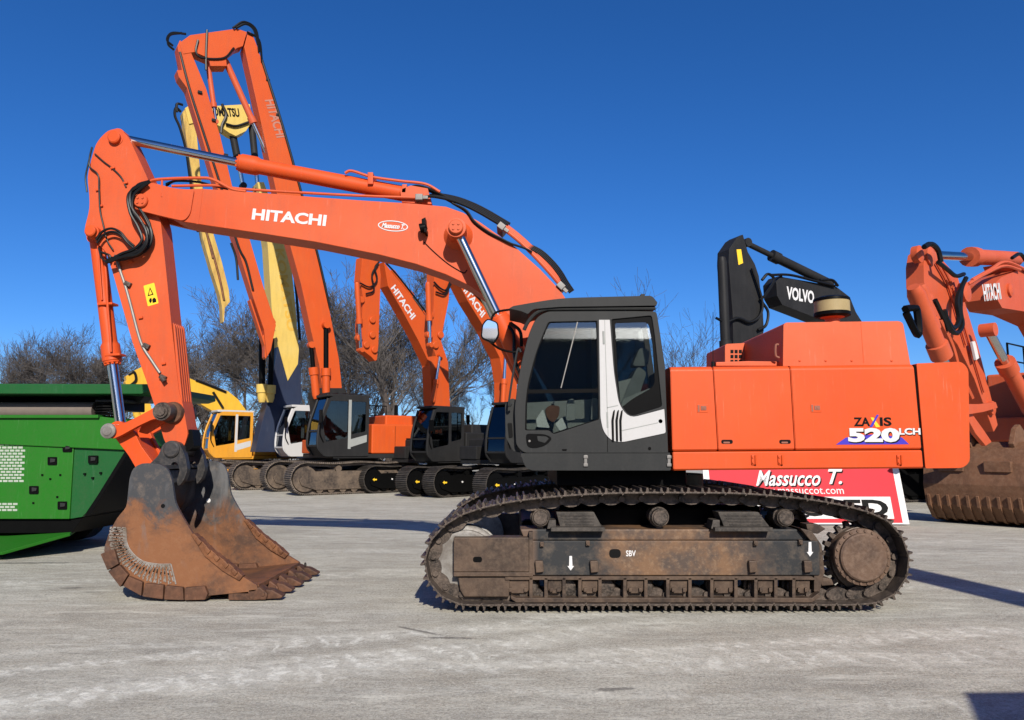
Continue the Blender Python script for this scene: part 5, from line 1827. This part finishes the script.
# ---- yellow crawler with arched boom -------------------------------------
o = Yard.from_front(210, 488, 36, 1.16)
YE = Yard('excavator', 'yellow crawler excavator with low arched boom and white cab, half hidden by the raised arm', o, 36, 1.16,
          M['amber'], M['amber'], M['yellow'], M['track_dusty'], M['amber'], M['amber'])
YE.tracks()
YE.house(3.0, M['white'], roof=M['white'])
bm_ = YE.poly('boom', [(250, 420), (246, 410), (238, 399), (228, 391), (214, 386), (196, 381), (176, 372), (158, 366), (142, 366), (131, 371), (123, 382), (126, 392), (136, 388), (150, 384), (166, 388), (186, 397), (204, 408), (226, 420)], .3)
YE.line([[(196, 380), (204, 383), (214, 387), (226, 392)], [(128, 374), (134, 372), (136, 380), (130, 386)], [(213, 392), (218, 400), (223, 408)]], .06, .34, parent=bm_)
ar_ = YE.poly('arm', [(124, 376), (134, 372), (142, 384), (150, 402), (156, 425), (152, 440), (144, 436), (134, 412), (126, 396)], .26)
YE.ram((128, 398), (146, 432), .6, .13, .08, M['yellow'], .3)
YE.poly('bucket', [(140, 428), (152, 424), (163, 430), (165, 446), (158, 462), (146, 462), (140, 446)], .6, M['amber'])
b = MB()
k = 1.16
for i in range(4): b.box(1.44 * k, 1.53 * k, -1.25 * k, -.6 * k, (1.3 + .09 * i) * k, (1.34 + .09 * i) * k)
b.box(1.04 * k, 1.10 * k, -1.41 * k, -.5 * k, 1.72 * k, 1.9 * k)
b.build('vent_slats', M['decal_black'], YE.t, True)

# ---- two mid-size orange machines with charcoal cabs ----------------------
def midsize(label, px, py, boom_px, arm_px_, rods, letter, hoses, extra, a=45, sc=1.1, top=3.05):
    o = Yard.from_front(px, py, a, sc)
    m = Yard('excavator', label, o, a, sc, M['charcoal2'], M['charcoal2'], M['orange_bg'], M['track_dark'], M['black'], M['charcoal2'])
    m.tracks(True)
    m.house(top, dx=-.8)
    bm = m.poly('boom', boom_px, .27)
    am = m.poly('arm', arm_px_, .22)
    for p0, p1, kk, c in rods: m.ram(p0, p1, kk, .10, .06, M['orange_bg'], c)
    m.text('HITACHI', letter[0], letter[1], .30, M['decal_white'], bm, .275)
    m.line(hoses, .035, .31, parent=bm)
    for x, y in extra:
        b = MB()
        q = m.P(x, y, .23)
        b.cyl((q[0], .1, q[1]), (q[0], .31, q[1]), .13, seg=14, ch=.02)
        b.build('pin_boss', M['orange_bg'], am, True)
    kb = sc
    b = MB()
    b.box(-.5 * kb, .1 * kb, 1.0 * kb, 1.3 * kb, 2.22 * kb, 2.62 * kb, .03)
    b.build('filter_housing', M['charcoal2'], m.t, True)
    b = MB()
    b.box(-.55 * kb, .12 * kb, .95 * kb, 1.32 * kb, 2.63 * kb, 2.70 * kb, .02)
    b.build('beacon_bar', M['yellow_pale'], m.t, True)
    return m


MA = midsize('orange excavator with charcoal cab and hanging arm, just right of the orange high-reach machine', 414, 497,
             [(376, 262), (384, 262), (394, 275), (412, 297), (427, 318), (440, 338), (448, 362), (450, 408), (424, 408), (422, 365), (410, 340), (395, 312), (380, 286)],
             [(356, 257), (379, 259), (381, 275), (379.5, 315), (378.5, 345), (377, 360), (372, 361), (365, 357), (356, 350), (355, 325), (357, 300), (354, 280)],
             [((433, 400), (440, 355), .45, .36), ((393, 272), (424, 312), .6, .0), ((357, 285), (361, 350), .6, .28)],
             ((390.5, 288.5), (411.5, 320)), [[(379, 262), (375, 268), (377, 280), (370, 287), (360, 283)], [(378, 264), (372, 275), (374, 290), (366, 294)], [(386, 263), (398, 276), (416, 299), (432, 320)]],
             [(359, 338), (366, 345), (374, 350), (372, 335), (361, 300), (372, 320)])
MB_ = midsize('orange excavator whose lettered boom rises right beside the big foreground cab', 494, 502,
              [(448, 280), (460, 284), (472, 293), (484, 303), (494, 320), (508, 340), (518, 366), (516, 408), (494, 408), (494, 382), (490, 358), (476, 330), (458, 301)],
              [(427, 268), (450, 278), (449, 300), (443, 330), (440, 350), (436, 356), (426, 350), (424, 330), (426, 305)],
              [((503, 402), (506, 345), .4, .36), ((497, 404), (498, 350), .4, -.36), ((468, 288), (500, 318), .6, .0), ((428, 285), (430, 345), .6, .28)],
              ((460.5, 287), (481.5, 318)), [[(450, 282), (446, 290), (440, 288), (434, 282)], [(451, 284), (445, 294), (436, 292)], [(462, 284), (476, 295), (490, 310)]],
              [(429, 335), (435, 345), (440, 335), (430, 315)])

# ---- black machine behind the hood ----------------------------------------
p = ray(735, 300); pv = EYE + p * (25 / p.y)
a = 22
f = Vector((-math.cos(R(a)), -math.sin(R(a)), 0))
o = Vector((pv.x, pv.y, 0)) - f * 7.2
VO = Yard('excavator', 'black excavator whose raised arm and boom show above the orange engine hood', o, a, 1.3,
          M['charcoal2'], M['charcoal2'], M['charcoal2'], M['track_dark'], M['black'])
VO.tracks()
VO.house(3.0)
am = VO.poly('arm', [(717, 262), (717.5, 249), (725, 238), (734, 235), (743, 234.5), (748, 252), (755, 264), (759, 276), (763, 310), (764, 330), (761, 345), (758, 440), (744, 462), (726, 455), (722, 380), (721, 316)], .32)
bm = VO.poly('boom', [(763, 282), (770, 275), (783, 277), (812, 282), (837, 287), (850, 297), (856, 312), (880, 350), (905, 400), (908, 440), (880, 440), (862, 380), (846, 335), (830, 324), (806, 319), (769, 305), (764, 296)], .34)
VO.ram((828, 283), (746, 243), .70, .17, .1, M['charcoal2'], rod=M['charcoal2'])
VO.ram((722, 262), (727, 380), .75, .16, .09, M['charcoal2'], .40, name='bucket_cylinder')
VO.line([[(762, 280), (768, 274), (774, 280), (766, 294), (760, 300)], [(752, 268), (762, 300), (760, 315), (750, 322), (738, 318), (726, 322), (716, 318)], [(762, 302), (768, 312), (766, 325), (758, 330)], [(820, 280), (832, 280), (838, 286)], [(770, 275), (790, 275), (815, 281), (835, 286)]], .05, .42, parent=bm)
VO.poly('bucket', [(716, 446), (742, 440), (760, 455), (766, 480), (744, 500), (716, 492), (706, 470)], .9, M['black'])
VO.text('VOLVO', (786.5, 299), (814, 303.8), .46, M['decal_white'], bm, .345, .035)
b = MB()
q = [VO.P(x, y, .325) for x, y in ((736.5, 249.5), (741, 249.3), (743, 263), (738.5, 265))]
b.prism(q, .33, .3)
b.build('warning_sticker', M['decal_yellow'], am, True)

# ---- salmon-orange machine at the right edge, big bucket to us -------------
pg = G(996, 524)
a = 38
f = Vector((-math.cos(R(a)), -math.sin(R(a)), 0))
l = Vector((-f.y, f.x, 0))
o = Vector((pg.x, pg.y, 0)) - f * 9.0 + l * .2
RX = Yard('excavator', 'faded salmon-orange excavator at the right edge, its wide brown bucket resting on the ground', o, a, 1.6,
          M['orange_pale'], M['charcoal2'], M['orange_pale'], M['track_dark'], M['black'])
RX.tracks()
RX.house(3.0, hoodz=2.5, dx=1.5, tankz=2.55)
am = RX.poly('arm', [(926, 252), (930, 248.5), (936, 252), (941, 258), (950, 268), (958, 277), (968, 312), (978, 345), (990, 392), (998, 425), (994, 432), (975, 380), (958, 345), (943, 326), (929, 303), (924.5, 285), (924, 265)], .19, slim=False)
bm = RX.poly('boom', [(962, 282), (968, 277), (985, 270), (1004, 261.5), (1016, 264), (1032, 275), (1060, 310), (1085, 360), (1092, 410), (1034, 412), (1033, 375), (1028, 345), (1016, 323), (993, 311.5), (968, 308), (962, 298)], .36)
RX.ram((1016, 259), (932, 255), .60, .19, .10, M['orange_pale'])
RX.ram((916, 294), (948, 372), .80, .17, .1, M['orange_pale'], .46, name='bucket_cylinder')
RX.ram((1030, 410), (988, 330), .62, .17, .1, M['orange_pale'], .62, name='boom_cylinder')
RX.ram((1030, 410), (988, 330), .62, .17, .1, M['orange_pale'], -.62, name='boom_cylinder')
RX.line([[(966, 278), (961, 290), (960, 310), (962, 325), (957, 333), (950, 328), (944, 310)], [(963, 284), (957, 300), (959, 320), (953, 328), (946, 318)], [(924, 247), (931, 244), (938, 250), (941, 262)], [(935, 300), (942, 315), (948, 330)]], .055, .45, parent=am)
RX.line([[(905, 309), (913, 308), (917, 311), (918, 335), (906, 313)]], .07, .62, M['black'], 'lamp_bracket', am)
RX.text('HITACHI', (984.5, 301.5), (1001.5, 299.2), .40, M['decal_white'], bm, .365, .03)
for c_ in (.36, -.36):
    RX.poly('bucket_link', [(962, 409), (966, 404), (982, 404), (996, 402), (998, 408), (984, 412), (966, 415)], .05, c=c_, slim=False)
    RX.poly('push_link', [(963, 410), (969, 409), (984, 430), (992, 442), (986, 446), (976, 434)], .05, c=c_ * .7, slim=False)
for x, y, c_, r_ in ((930, 256, .21, .2), (966, 292, .39, .22), (919, 254, .2, .18), (1010, 290, .38, .16), (992, 408, .25, .16), (930, 300, .3, .13), (950, 285, .21, .08), (962, 318, .21, .08), (974, 352, .21, .08)):
    b = MB()
    q = RX.P(x, y, c_)
    b.lathe((q[0], c_ - .1, q[1]), (0, 1, 0), [(0, r_), (.13, r_), (.14, r_ * .7), (.15, r_ * .6), (.16, r_ * .3)], 18)
    b.build('pin_boss', M['orange_pale'], am, True)
RX.ram((922, 290), (938, 345), .7, .12, .08, M['orange_pale'], .36, name='pipe_bracket')
RX.line([[(936, 262), (948, 285), (958, 318), (966, 345)], [(940, 262), (952, 286), (962, 318), (972, 352), (984, 392)]], .03, .24, M['orange_pale'], 'steel_pipe', am)
RX.line([[(968, 284), (985, 274), (1004, 266), (1020, 270)], [(972, 280), (990, 270), (1006, 262), (1030, 272)]], .04, .42, M['orange_pale'], 'steel_pipe', bm)
RX.line([[(1012, 258), (1020, 254), (1026, 262), (1028, 274)], [(938, 262), (948, 270), (956, 276), (964, 274)]], .045, .44, None, 'hydraulic_hose', bm)
RX.line([[(940, 320), (952, 345), (960, 372), (972, 398)]], .05, .4, M['orange_pale'], 'steel_pipe', am)
b = MB()
q = RX.P(991, 383, .345)
b.prism([RX.P(x, y, .345) for x, y in ((972, 342), (975, 341), (979, 358), (976, 360))], .35, .3)
b.build('white_sticker', M['decal_white'], am, True)
# bucket in the machine's frame, its round back towards the front
xq = RX.P(996, 524, 0)[0]
b = MB()
prof = [(0.55, .02), (1.02, .12), (1.30, .45), (1.40, .95), (1.30, 1.45), (1.05, 1.8), (.75, 1.95), (.45, 1.9), (.55, 1.75), (.8, 1.75), (1.0, 1.6), (1.2, 1.3), (1.28, .95), (1.2, .5), (.95, .22), (.55, .12)]
pr = [(xq - 1.0 + x, z) for x, z in prof]
bw = 1.35
b.prism(pr, -bw, bw, .02)
sidep = [(xq - 1.0 + x, z) for x, z in [(-.55, .03), (.55, .02), (1.02, .12), (1.30, .45), (1.40, .95), (1.30, 1.45), (1.05, 1.8), (.75, 1.95), (.45, 1.9), (.2, 1.2)]]
for y in (-bw, bw): b.prism(sidep, y - .04, y + .04, .01)
for y in (-.5, .4): b.prism([(xq - 1.0 + x, z) for x, z in [(.3, 1.75), (1.0, 1.75), (1.1, 1.9), (.85, 2.25), (.6, 2.35), (.35, 2.2)]], y, y + .12, .02)
b.prism([(xq - 1.55, .04), (xq - .45, .02), (xq - .45, .10), (xq - 1.55, .10)], -bw, bw, .01)
bk2 = b.build('bucket', M['rust_light'], RX.t, True)
b = MB()
for i in range(13):
    y = -bw + .06 + i * (2 * bw - .12) / 12
    cur = [(xq - 1.0 + x, z) for x, z in [(.9, .05), (1.06, .10), (1.34, .42), (1.40, .68), (1.36, .70), (1.28, .45), (1.02, .16), (.9, .09)]]
    b.prism(cur, y - .03, y + .03, .006)
b.build('wear_strip', M['rust_light'], bk2, True)
for y in (-.75, .25):
    b = MB()
    b.box(xq + .25, xq + .41, y - .28, y + .28, 1.25, 1.5, .02)
    b.build('lifting_plate', M['rust_light'], bk2, True)

# ================================================================== green crushing plant at the left
YG = 12.9
GR = thing('mobile_crusher', 'green mobile crushing plant with vented side panel and rubber belt at the left edge', 'crusher', (W(60, 500, YG).x - 2, YG + 1.4, 0))
b = MB()
b.ppx([(-190, 383), (149, 384), (150, 391), (141, 394), (-190, 393.5)], YG - .25, YG + 2.6, .02)
b.build('roof_beam', M['green_dark'], GR)
b = MB()
b.ppx([(-190, 394), (100, 394), (100, 408), (-190, 408)], YG + .8, YG + 2.5, .02)
b.build('inner_wall', M['black'], GR)
b = MB()
p0, p1 = W(-190, 410.5, YG + .25), W(96, 410.5, YG + .25)
b.cyl(p0, p1, .15, seg=28)
b.build('belt_roller', M['belt'], GR)
b = MB()
b.ppx([(-190, 416.5), (100, 416.5), (127, 420), (128, 446), (124, 450), (-190, 436)], YG - .04, YG + 2.5, .015)
b.ppx([(-190, 414.8), (98, 414.8), (98, 418), (-190, 418)], YG - .10, YG + .1, .008)
b.build('upper_housing', M['green'], GR)
b = MB()
b.ppx([(-190, 436), (74.3, 436), (69.3, 519), (-190, 519)], YG, YG + 2.4, .012)
sp_ = b.build('service_panel', M['green'], GR)
b = MB()
b.ppx([(75, 436), (125, 447), (124, 456), (86, 513), (82, 517), (70, 519)], YG + .03, YG + 2.4, .012)
hp_ = b.build('hopper_side', M['green_dark'], GR)
b = MB()
b.ppx([(124.3, 452), (129, 452), (91, 514), (84, 517)], YG - .02, YG + 2.3, .008)
b.ppx([(-190, 519.5), (83, 517.5), (72, 533), (-190, 534)], YG + .08, YG + 2.3, .01)
b.build('chassis_beam', M['black'], GR)
b = MB()
q = [W(-190, 536, YG + .4), W(76, 529, YG + .6), W(70, 533, YG - .1), W(2, 552, YG - .7), W(-190, 556, YG - .9)]
b.prism3(q, (0, .02, -.05), .01)
b.build('side_apron', M['green'], GR)
b = MB()
Yp = YG - .004
for r0, r1, yy0, yy1, x0, x1 in ((0, 13, 443, 482.5, -120, 25.5), (0, 3, 502.5, 511.5, -120, 20.5)):
    n = r1
    for i in range(n):
        y = yy0 + (yy1 - yy0) * (i + .5) / n
        x = x1 - (i % 2) * 2.6 - (y - 443) * .05
        while x > x0:
            b.ppx([(x - 4.4, y - 1.0), (x, y - 1.0), (x, y + 1.0), (x - 4.4, y + 1.0)], Yp, Yp + .01)
            x -= 5.4
b.build('vent_grille', M['grille'], sp_)
for par, pts in ((sp_, ((67, 448), (52, 461), (33.5, 490), (62, 505.5))), (hp_, ((92.5, 459.5),))):
    for x, y in pts:
        b = MB()
        b.ppx(rnd_poly([(x - 4.6, y - 4), (x + 4.6, y - 4), (x + 4.6, y + 4), (x - 4.6, y + 4)], 1), YG - .02, YG + .03, .006)
        lt = b.build('latch', M['black'], par)
        b = MB()
        b.ppx([(x - 2, y - 2.6), (x + 3, y - 2), (x + 2.4, y + 1), (x - 2, y + 1.6)], YG - .04, YG - .015, .005)
        b.build('latch_handle', M['charcoal'], lt)
b = MB()
for x, y in ((42, 475), (50, 479), (60, 475), (33, 503), (57, 497), (84, 474), (92, 478), (100, 473)):
    b.ppx([(x - .9, y - .9), (x + .9, y - .9), (x + .9, y + .9), (x - .9, y + .9)], YG - .015, YG + .04)
b.build('bolt_head', M['black'], GR)
b = MB()
c0 = W(106, 417, YG + .2)
pts = []
for i in range(64):
    a = i / 9 * 2 * math.pi
    pts.append(c0 + Vector((math.cos(a) * .17, math.sin(a) * .17, i / 63 * .33)))
b.tube(pts, .018, 6, smooth=False)
b.build('coil_spring', M['black'], GR)
b = MB()
b.ppx([(95, 399.5), (127, 399.5), (127, 402), (95, 402)], YG, YG + .5, .01)
b.ppx([(120, 394), (146, 394), (140, 402), (120, 402)], YG + .3, YG + .6, .01)
b.build('spring_seat', M['charcoal'], GR)
b = MB()
c0 = W(124.8, 452, YG + 1.6)
b.cyl((c0.x, YG + 1.6, 0), (c0.x, YG + 1.6, c0.z), .045, seg=12)
b.box(c0.x - .12, c0.x + .12, YG + 1.48, YG + 1.72, 0, .03)
b.build('support_leg', M['beige'], GR)
b = MB()   # crawler hidden in the shade below
for yy in (YG + .5, YG + 1.9):
    x0, x1 = W(-180, 540, YG).x, W(20, 540, YG).x
    b.prism(rnd_poly([(x0, .02), (x1, .02), (x1 + .25, .3), (x1, .58), (x0, .58), (x0 - .25, .3)], .15, 3), yy, yy + .4, .02)
b.build('crawler_track', M['track_dark'], GR)

# ================================================================== banner board behind the counterweight
pB = G(909.5, 525.5)
SG = thing('advertising_board', 'leaning red dealer board with white script lettering and white edge, between tracks and counterweight', 'sign', (pB.x - 2.6, pB.y, 0))
lean = R(15)
org = Vector((W(708, 525, pB.y).x, pB.y, .03))
ax = Vector((1, 0, 0)); ay = Vector((0, math.sin(lean), math.cos(lean)))
wB = pB.x - org.x
hB = 2.35
nrm = ax.cross(ay)     # towards the camera


def Sp(px, py):
    d = ray(px, py)
    k = (org - EYE).dot(nrm) / d.dot(nrm)
    q = EYE + d * k - org
    return q.dot(ax), q.dot(ay)


b = MB()
b.plate([(0, 0), (wB, 0), (wB, hB), (0, hB)], [], org - nrm * .03, ax, ay, .03, .002)
bd = b.build('board', M['decal_white'], SG)
b = MB()
b.plate([(.14, .03), (wB - .15, .03), (wB - .15, hB - .05), (.14, hB - .05)], [], org + nrm * .002, ax, ay, .002)
b.build('banner', M['red_sign'], bd)
b = MB()
x0, y0 = Sp(716, 518.8); x1, y1 = Sp(890, 496.8)
b.plate([(x0, y0), (x1, y0), (x1, y1), (x0, y1)], [], org + nrm * .007, ax, ay, .002)
b.build('white_field', M['decal_white'], bd)


def stext(s_, pa, pb, mat, bold, shear, lift, dx=0, dy=0, name='lettering'):
    xa_, ya_ = Sp(*pa); xb_, yb_ = Sp(*pb)
    text_on(s_, org + ax * (xa_ + dx) + ay * (ya_ + dy) + nrm * lift, ax, ay, xb_ - xa_, yb_ - ya_, mat, name, bd, bold, shear, th=.001)


stext('Massucco', (756, 486), (819, 470.5), M['decal_black'], .025, .45, .006, .025, -.03, 'lettering_shadow')
stext('Massucco', (756, 486), (819, 470.5), M['decal_white'], .015, .45, .010)
stext('T.', (829, 484.3), (842, 469.2), M['decal_black'], .025, .45, .006, .025, -.03, 'lettering_shadow')
stext('T.', (829, 484.3), (842, 469.2), M['decal_white'], .015, .45, .010)
stext('www.massuccot.com', (752, 494), (843, 488), M['decal_white'], 0, 0, .008)
stext('USED', (803, 516.5), (886.5, 499.5), M['decal_black'], .04, 0, .012)
b = MB()
for x in (.25, wB - .25):
    top_ = org + ax * x + ay * (hB - .1)
    b.bar(top_ - nrm * .05, (top_.x, top_.y + 1.1, .02), .05, .05)
    b.bar(org + ax * x - nrm * .06, top_ - nrm * .06, .05, .05)
b.build('prop_leg', M['zinc'], SG)

# ================================================================== trees without leaves
def tree_mesh(seed, height, spread=1.0, depth=5, dens=1.0):
    rg = random.Random(seed)
    parts = {'trunk': ([], []), 'crown': ([], [])}

    def seg(key, p, q, r0, r1, n):
        vs, fs = parts[key]
        d = (q - p).normalized()
        u = d.orthogonal().normalized(); v = d.cross(u)
        i0 = len(vs)
        for c_, r in ((p, r0), (q, r1)):
            for k in range(n):
                a = 2 * math.pi * k / n
                vs.append(c_ + (u * math.cos(a) + v * math.sin(a)) * r)
        for k in range(n):
            j = (k + 1) % n
            fs.append((i0 + k, i0 + j, i0 + n + j, i0 + n + k))

    def grow(p, d, L, r, lv):
        ns = 4 if lv < 2 else 3
        key = 'trunk' if lv == 0 else 'crown'
        n = 7 if lv == 0 else (5 if lv == 1 else 3)
        q = p
        for i in range(ns):
            r0, r1 = r * (1 - .75 * i / ns), r * (1 - .75 * (i + 1) / ns)
            d = (d + Vector((rg.gauss(0, .13), rg.gauss(0, .13), rg.gauss(.03, .08)))).normalized()
            e = q + d * (L / ns)
            seg(key, q, e, max(r0, .009), max(r1, .006), n)
            if lv < depth and (i > 0 or lv > 1):
                kids = 2 if lv < 2 else (2 if rg.random() < .75 * dens else (1 if rg.random() < dens else 0))
                if lv == 0 and i == ns - 1: kids = 4
                for _ in range(kids):
                    ang = rg.uniform(.35, .95) * (1.0 if lv else spread)
                    az = rg.uniform(0, 2 * math.pi)
                    u = d.orthogonal().normalized(); v = d.cross(u)
                    nd = (d * math.cos(ang) + (u * math.cos(az) + v * math.sin(az)) * math.sin(ang))
                    nd = (nd + Vector((0, 0, .22))).normalized()
                    s0 = q.lerp(e, rg.uniform(.3, 1))
                    grow(s0, nd, L * rg.uniform(.5, .78) * (.95 if lv else .8), r1 * rg.uniform(.5, .75) + .004, lv + 1)
            q = e

    grow(Vector((0, 0, -.1)), Vector((0, 0, 1)), height * .48, height * .019, 0)
    zm = max(v.z for v in parts['crown'][0])
    res = {}
    for key, (vs, fs) in parts.items():
        me = bpy.data.meshes.new(key)
        me.from_pydata([v * (height / zm) for v in vs], [], fs)
        me.materials.append(M['bark'] if key == 'trunk' else M['twig'])
        res[key] = me
    return res


VAR = [tree_mesh(s_, 12, sp2, 5, .72) for s_, sp2 in ((1, 1.0), (2, .8), (3, 1.2), (5, .9))] + [tree_mesh(8, 12, .8, 4, .6), tree_mesh(9, 12, 1.0, 4, .65)]
print('tree faces', [len(v['crown'].polygons) for v in VAR])


def tree(px, ytop, Y, var, label, group, wide=1.0):
    p = W(px, 448, Y)
    h = W(px, ytop - 13, Y).z
    t = thing('bare_tree', label, 'tree', (p.x, Y, 0), random.uniform(0, 6.28), group)
    t.scale = (h / 12 * wide, h / 12 * wide, h / 12)
    for key in ('trunk', 'crown'):
        o = bpy.data.objects.new(key, VAR[var][key])
        COL.objects.link(o)
        o.parent = t
    return t


g1, g2, g3 = 'bare trees above the green plant', 'bare trees behind the high-reach machines', 'bare trees behind the charcoal cab'
for i, (px, yt, Y, wd) in enumerate(((4, 350, 74, .9), (16, 345, 68, .9), (33, 342, 70, .9), (50, 350, 80, 1), (68, 329, 66, 1.25), (84, 345, 78, 1.1), (104, 358, 72, 1), (124, 350, 70, .9))):
    tree(px, yt, Y, i % 4, 'bare tall tree with rounded crown above the green roof beam' if i == 4 else 'grey-brown leafless tree in the lower row above the green plant', g1, wd)
for i, (px, yt, Y, wd) in enumerate(((186, 345, 74, 1), (200, 325, 66, 1.1), (219, 314, 70, 1.1), (240, 318, 64, 1.1), (258, 322, 72, 1), (303, 312, 76, 1), (322, 292, 62, 1.05), (342, 288, 70, 1.05), (366, 300, 64, 1),
                                    (398, 262, 58, 1.15), (412, 300, 70, 1), (434, 330, 72, .9), (350, 320, 85, 1.2), (285, 330, 85, 1.2), (230, 345, 88, 1.2), (388, 320, 86, 1.2))):
    tree(px, yt, Y, (i + 1) % 4, 'tallest bare tree between the hanging orange arms' if i == 9 else 'leafless grey-brown tree in the row behind the high-reach machines', g2, wd)
for i, (px, yt, Y, wd) in enumerate(((456, 380, 90, 1), (480, 372, 80, .9), (502, 360, 78, .9), (594, 294, 40, 1.0), (606, 318, 44, .9), (664, 322, 38, .9))):
    tree(px, yt, Y, (i + 2) % 4 if i < 3 else 4 + i % 2, 'low bare tree between the two lettered booms' if i < 3 else 'thin bare tree rising behind the charcoal cab', g3, wd)

# brown undergrowth and the far wood, one mass
rg = random.Random(4)
vs, fs = [], []
for i in range(9000):
    px = rg.uniform(-260, 560)
    Y = rg.uniform(84, 108)
    p = W(px, 448, Y)
    hmax = .72 * (5.6 + 1.5 * math.sin(px * .031) + 1.1 * math.sin(px * .083 + 2)) * (1.0 if 150 < px < 440 else .7)
    z = rg.uniform(0, 1) ** 1.25 * hmax
    L = rg.uniform(.8, 2.4)
    d = Vector((rg.gauss(0, .5), rg.gauss(0, .3), 1)).normalized()
    q0 = Vector((p.x, Y, z)); q1 = q0 + d * L
    sd = d.cross(Vector((rg.uniform(-1, 1), rg.uniform(-.3, .3), 0))).normalized() if False else Vector((d.z, 0, -d.x))
    r_ = rg.uniform(.03, .085)
    u2 = Vector((0, 1, 0))
    i0 = len(vs)
    for c_, rr_ in ((q0, r_), (q1, r_ * .3)):
        vs += [c_ + sd * rr_, c_ - sd * rr_ * .5 + u2 * rr_ * .8, c_ - sd * rr_ * .5 - u2 * rr_ * .8]
    for k in range(3):
        j = (k + 1) % 3
        fs.append((i0 + k, i0 + j, i0 + 3 + j, i0 + 3 + k))
me = bpy.data.meshes.new('far_woods')
me.from_pydata(vs, [], fs)
me.materials.append(M['brush'])
o = bpy.data.objects.new('far_woods', me)
COL.objects.link(o)
tag(o, 'brown leafless wood and undergrowth along the far side of the yard', 'wood', None, 'stuff')
# made-up block behind the camera, added so cab glass and mirror reflect something dark
HL = thing('mirror_backdrop', 'long dark grey hall on the near side, seen only mirrored in the cab glass', 'backdrop', (0, -50, 0))
b = MB()
b.box(-70, 70, -64, -46, -.1, 11, .05)
b.build('wall', M['trim'], HL)
b = MB()
b.prism3([(-71, -65, 11.02), (-71, -45.3, 11.02), (-71, -55, 13.5)], (142, 0, 0), .05)
b.build('roof', M['charcoal'], HL)
for k in range(6):
    b = MB()
    b.box(-52 + 20 * k, -46 + 20 * k, -46, -45.92, 0, 5, .02)
    b.build('gate', M['white'], HL)
# low far hills close the horizon
b = MB()
hx = [(-600, 0)] + [(-600 + 40 * i, 5 + 2.4 * math.sin(i * .7) + 1.5 * math.sin(i * 1.9)) for i in range(31)] + [(600, 0)]
b.prism(hx, 330, 380)
tag(b.build('far_hills', M['brush']), kind='structure')

# ================================================================== made-up blocks out of view, added to cast shadows into the yard
p1, p2 = G(963, 692), G(1024, 690)
k = 4.6
corner = Vector((p1.x, p1.y, 0)) - Vector((SUN_TO.x, SUN_TO.y, 0)) * (k / SUN_TO.y)
hh = -SUN_TO.z / SUN_TO.y * k
SC_ = thing('shadow_cabin', 'grey site cabin added out of view at the right, made up to cast a shadow', 'site cabin', (corner.x + 1.5, corner.y - 1.5, 0))  # cabin shape added only for the shadow at the lower right
foot = [(corner.x, corner.y), (corner.x + 4, corner.y + .12), (corner.x + 2.6, corner.y - 3.4), (corner.x - 1.4, corner.y - 3.0)]
b = MB()
b.prism3([(x, y, .1) for x, y in foot], (0, 0, hh - .2), .02)
b.build('wall', M['white'], SC_)
b = MB()
b.prism3([(x, y, hh - .1) for x, y in foot], (0, 0, .1), .01)
b.build('roof', M['charcoal'], SC_)
b = MB()
b.box(corner.x + 1.2, corner.x + 2.0, corner.y - .1, corner.y + .16, .15, 2.1, .01)
b.build('door', M['trim'], SC_)
tp = Vector((6.15, 9.0, 0)) - Vector((SUN_TO.x, SUN_TO.y, 0)) * (10.0 / SUN_TO.y)  # upright slab added only for its long shadow band
TM = thing('shadow_slab', 'tall red slab added beyond the right edge, made up to cast a long shadow', 'sign', tp)
b = MB()
b.box(tp.x - .36, tp.x + .36, tp.y - .12, tp.y + .12, 0, 8.2, .03)
b.build('panel', M['red_sign'], TM)
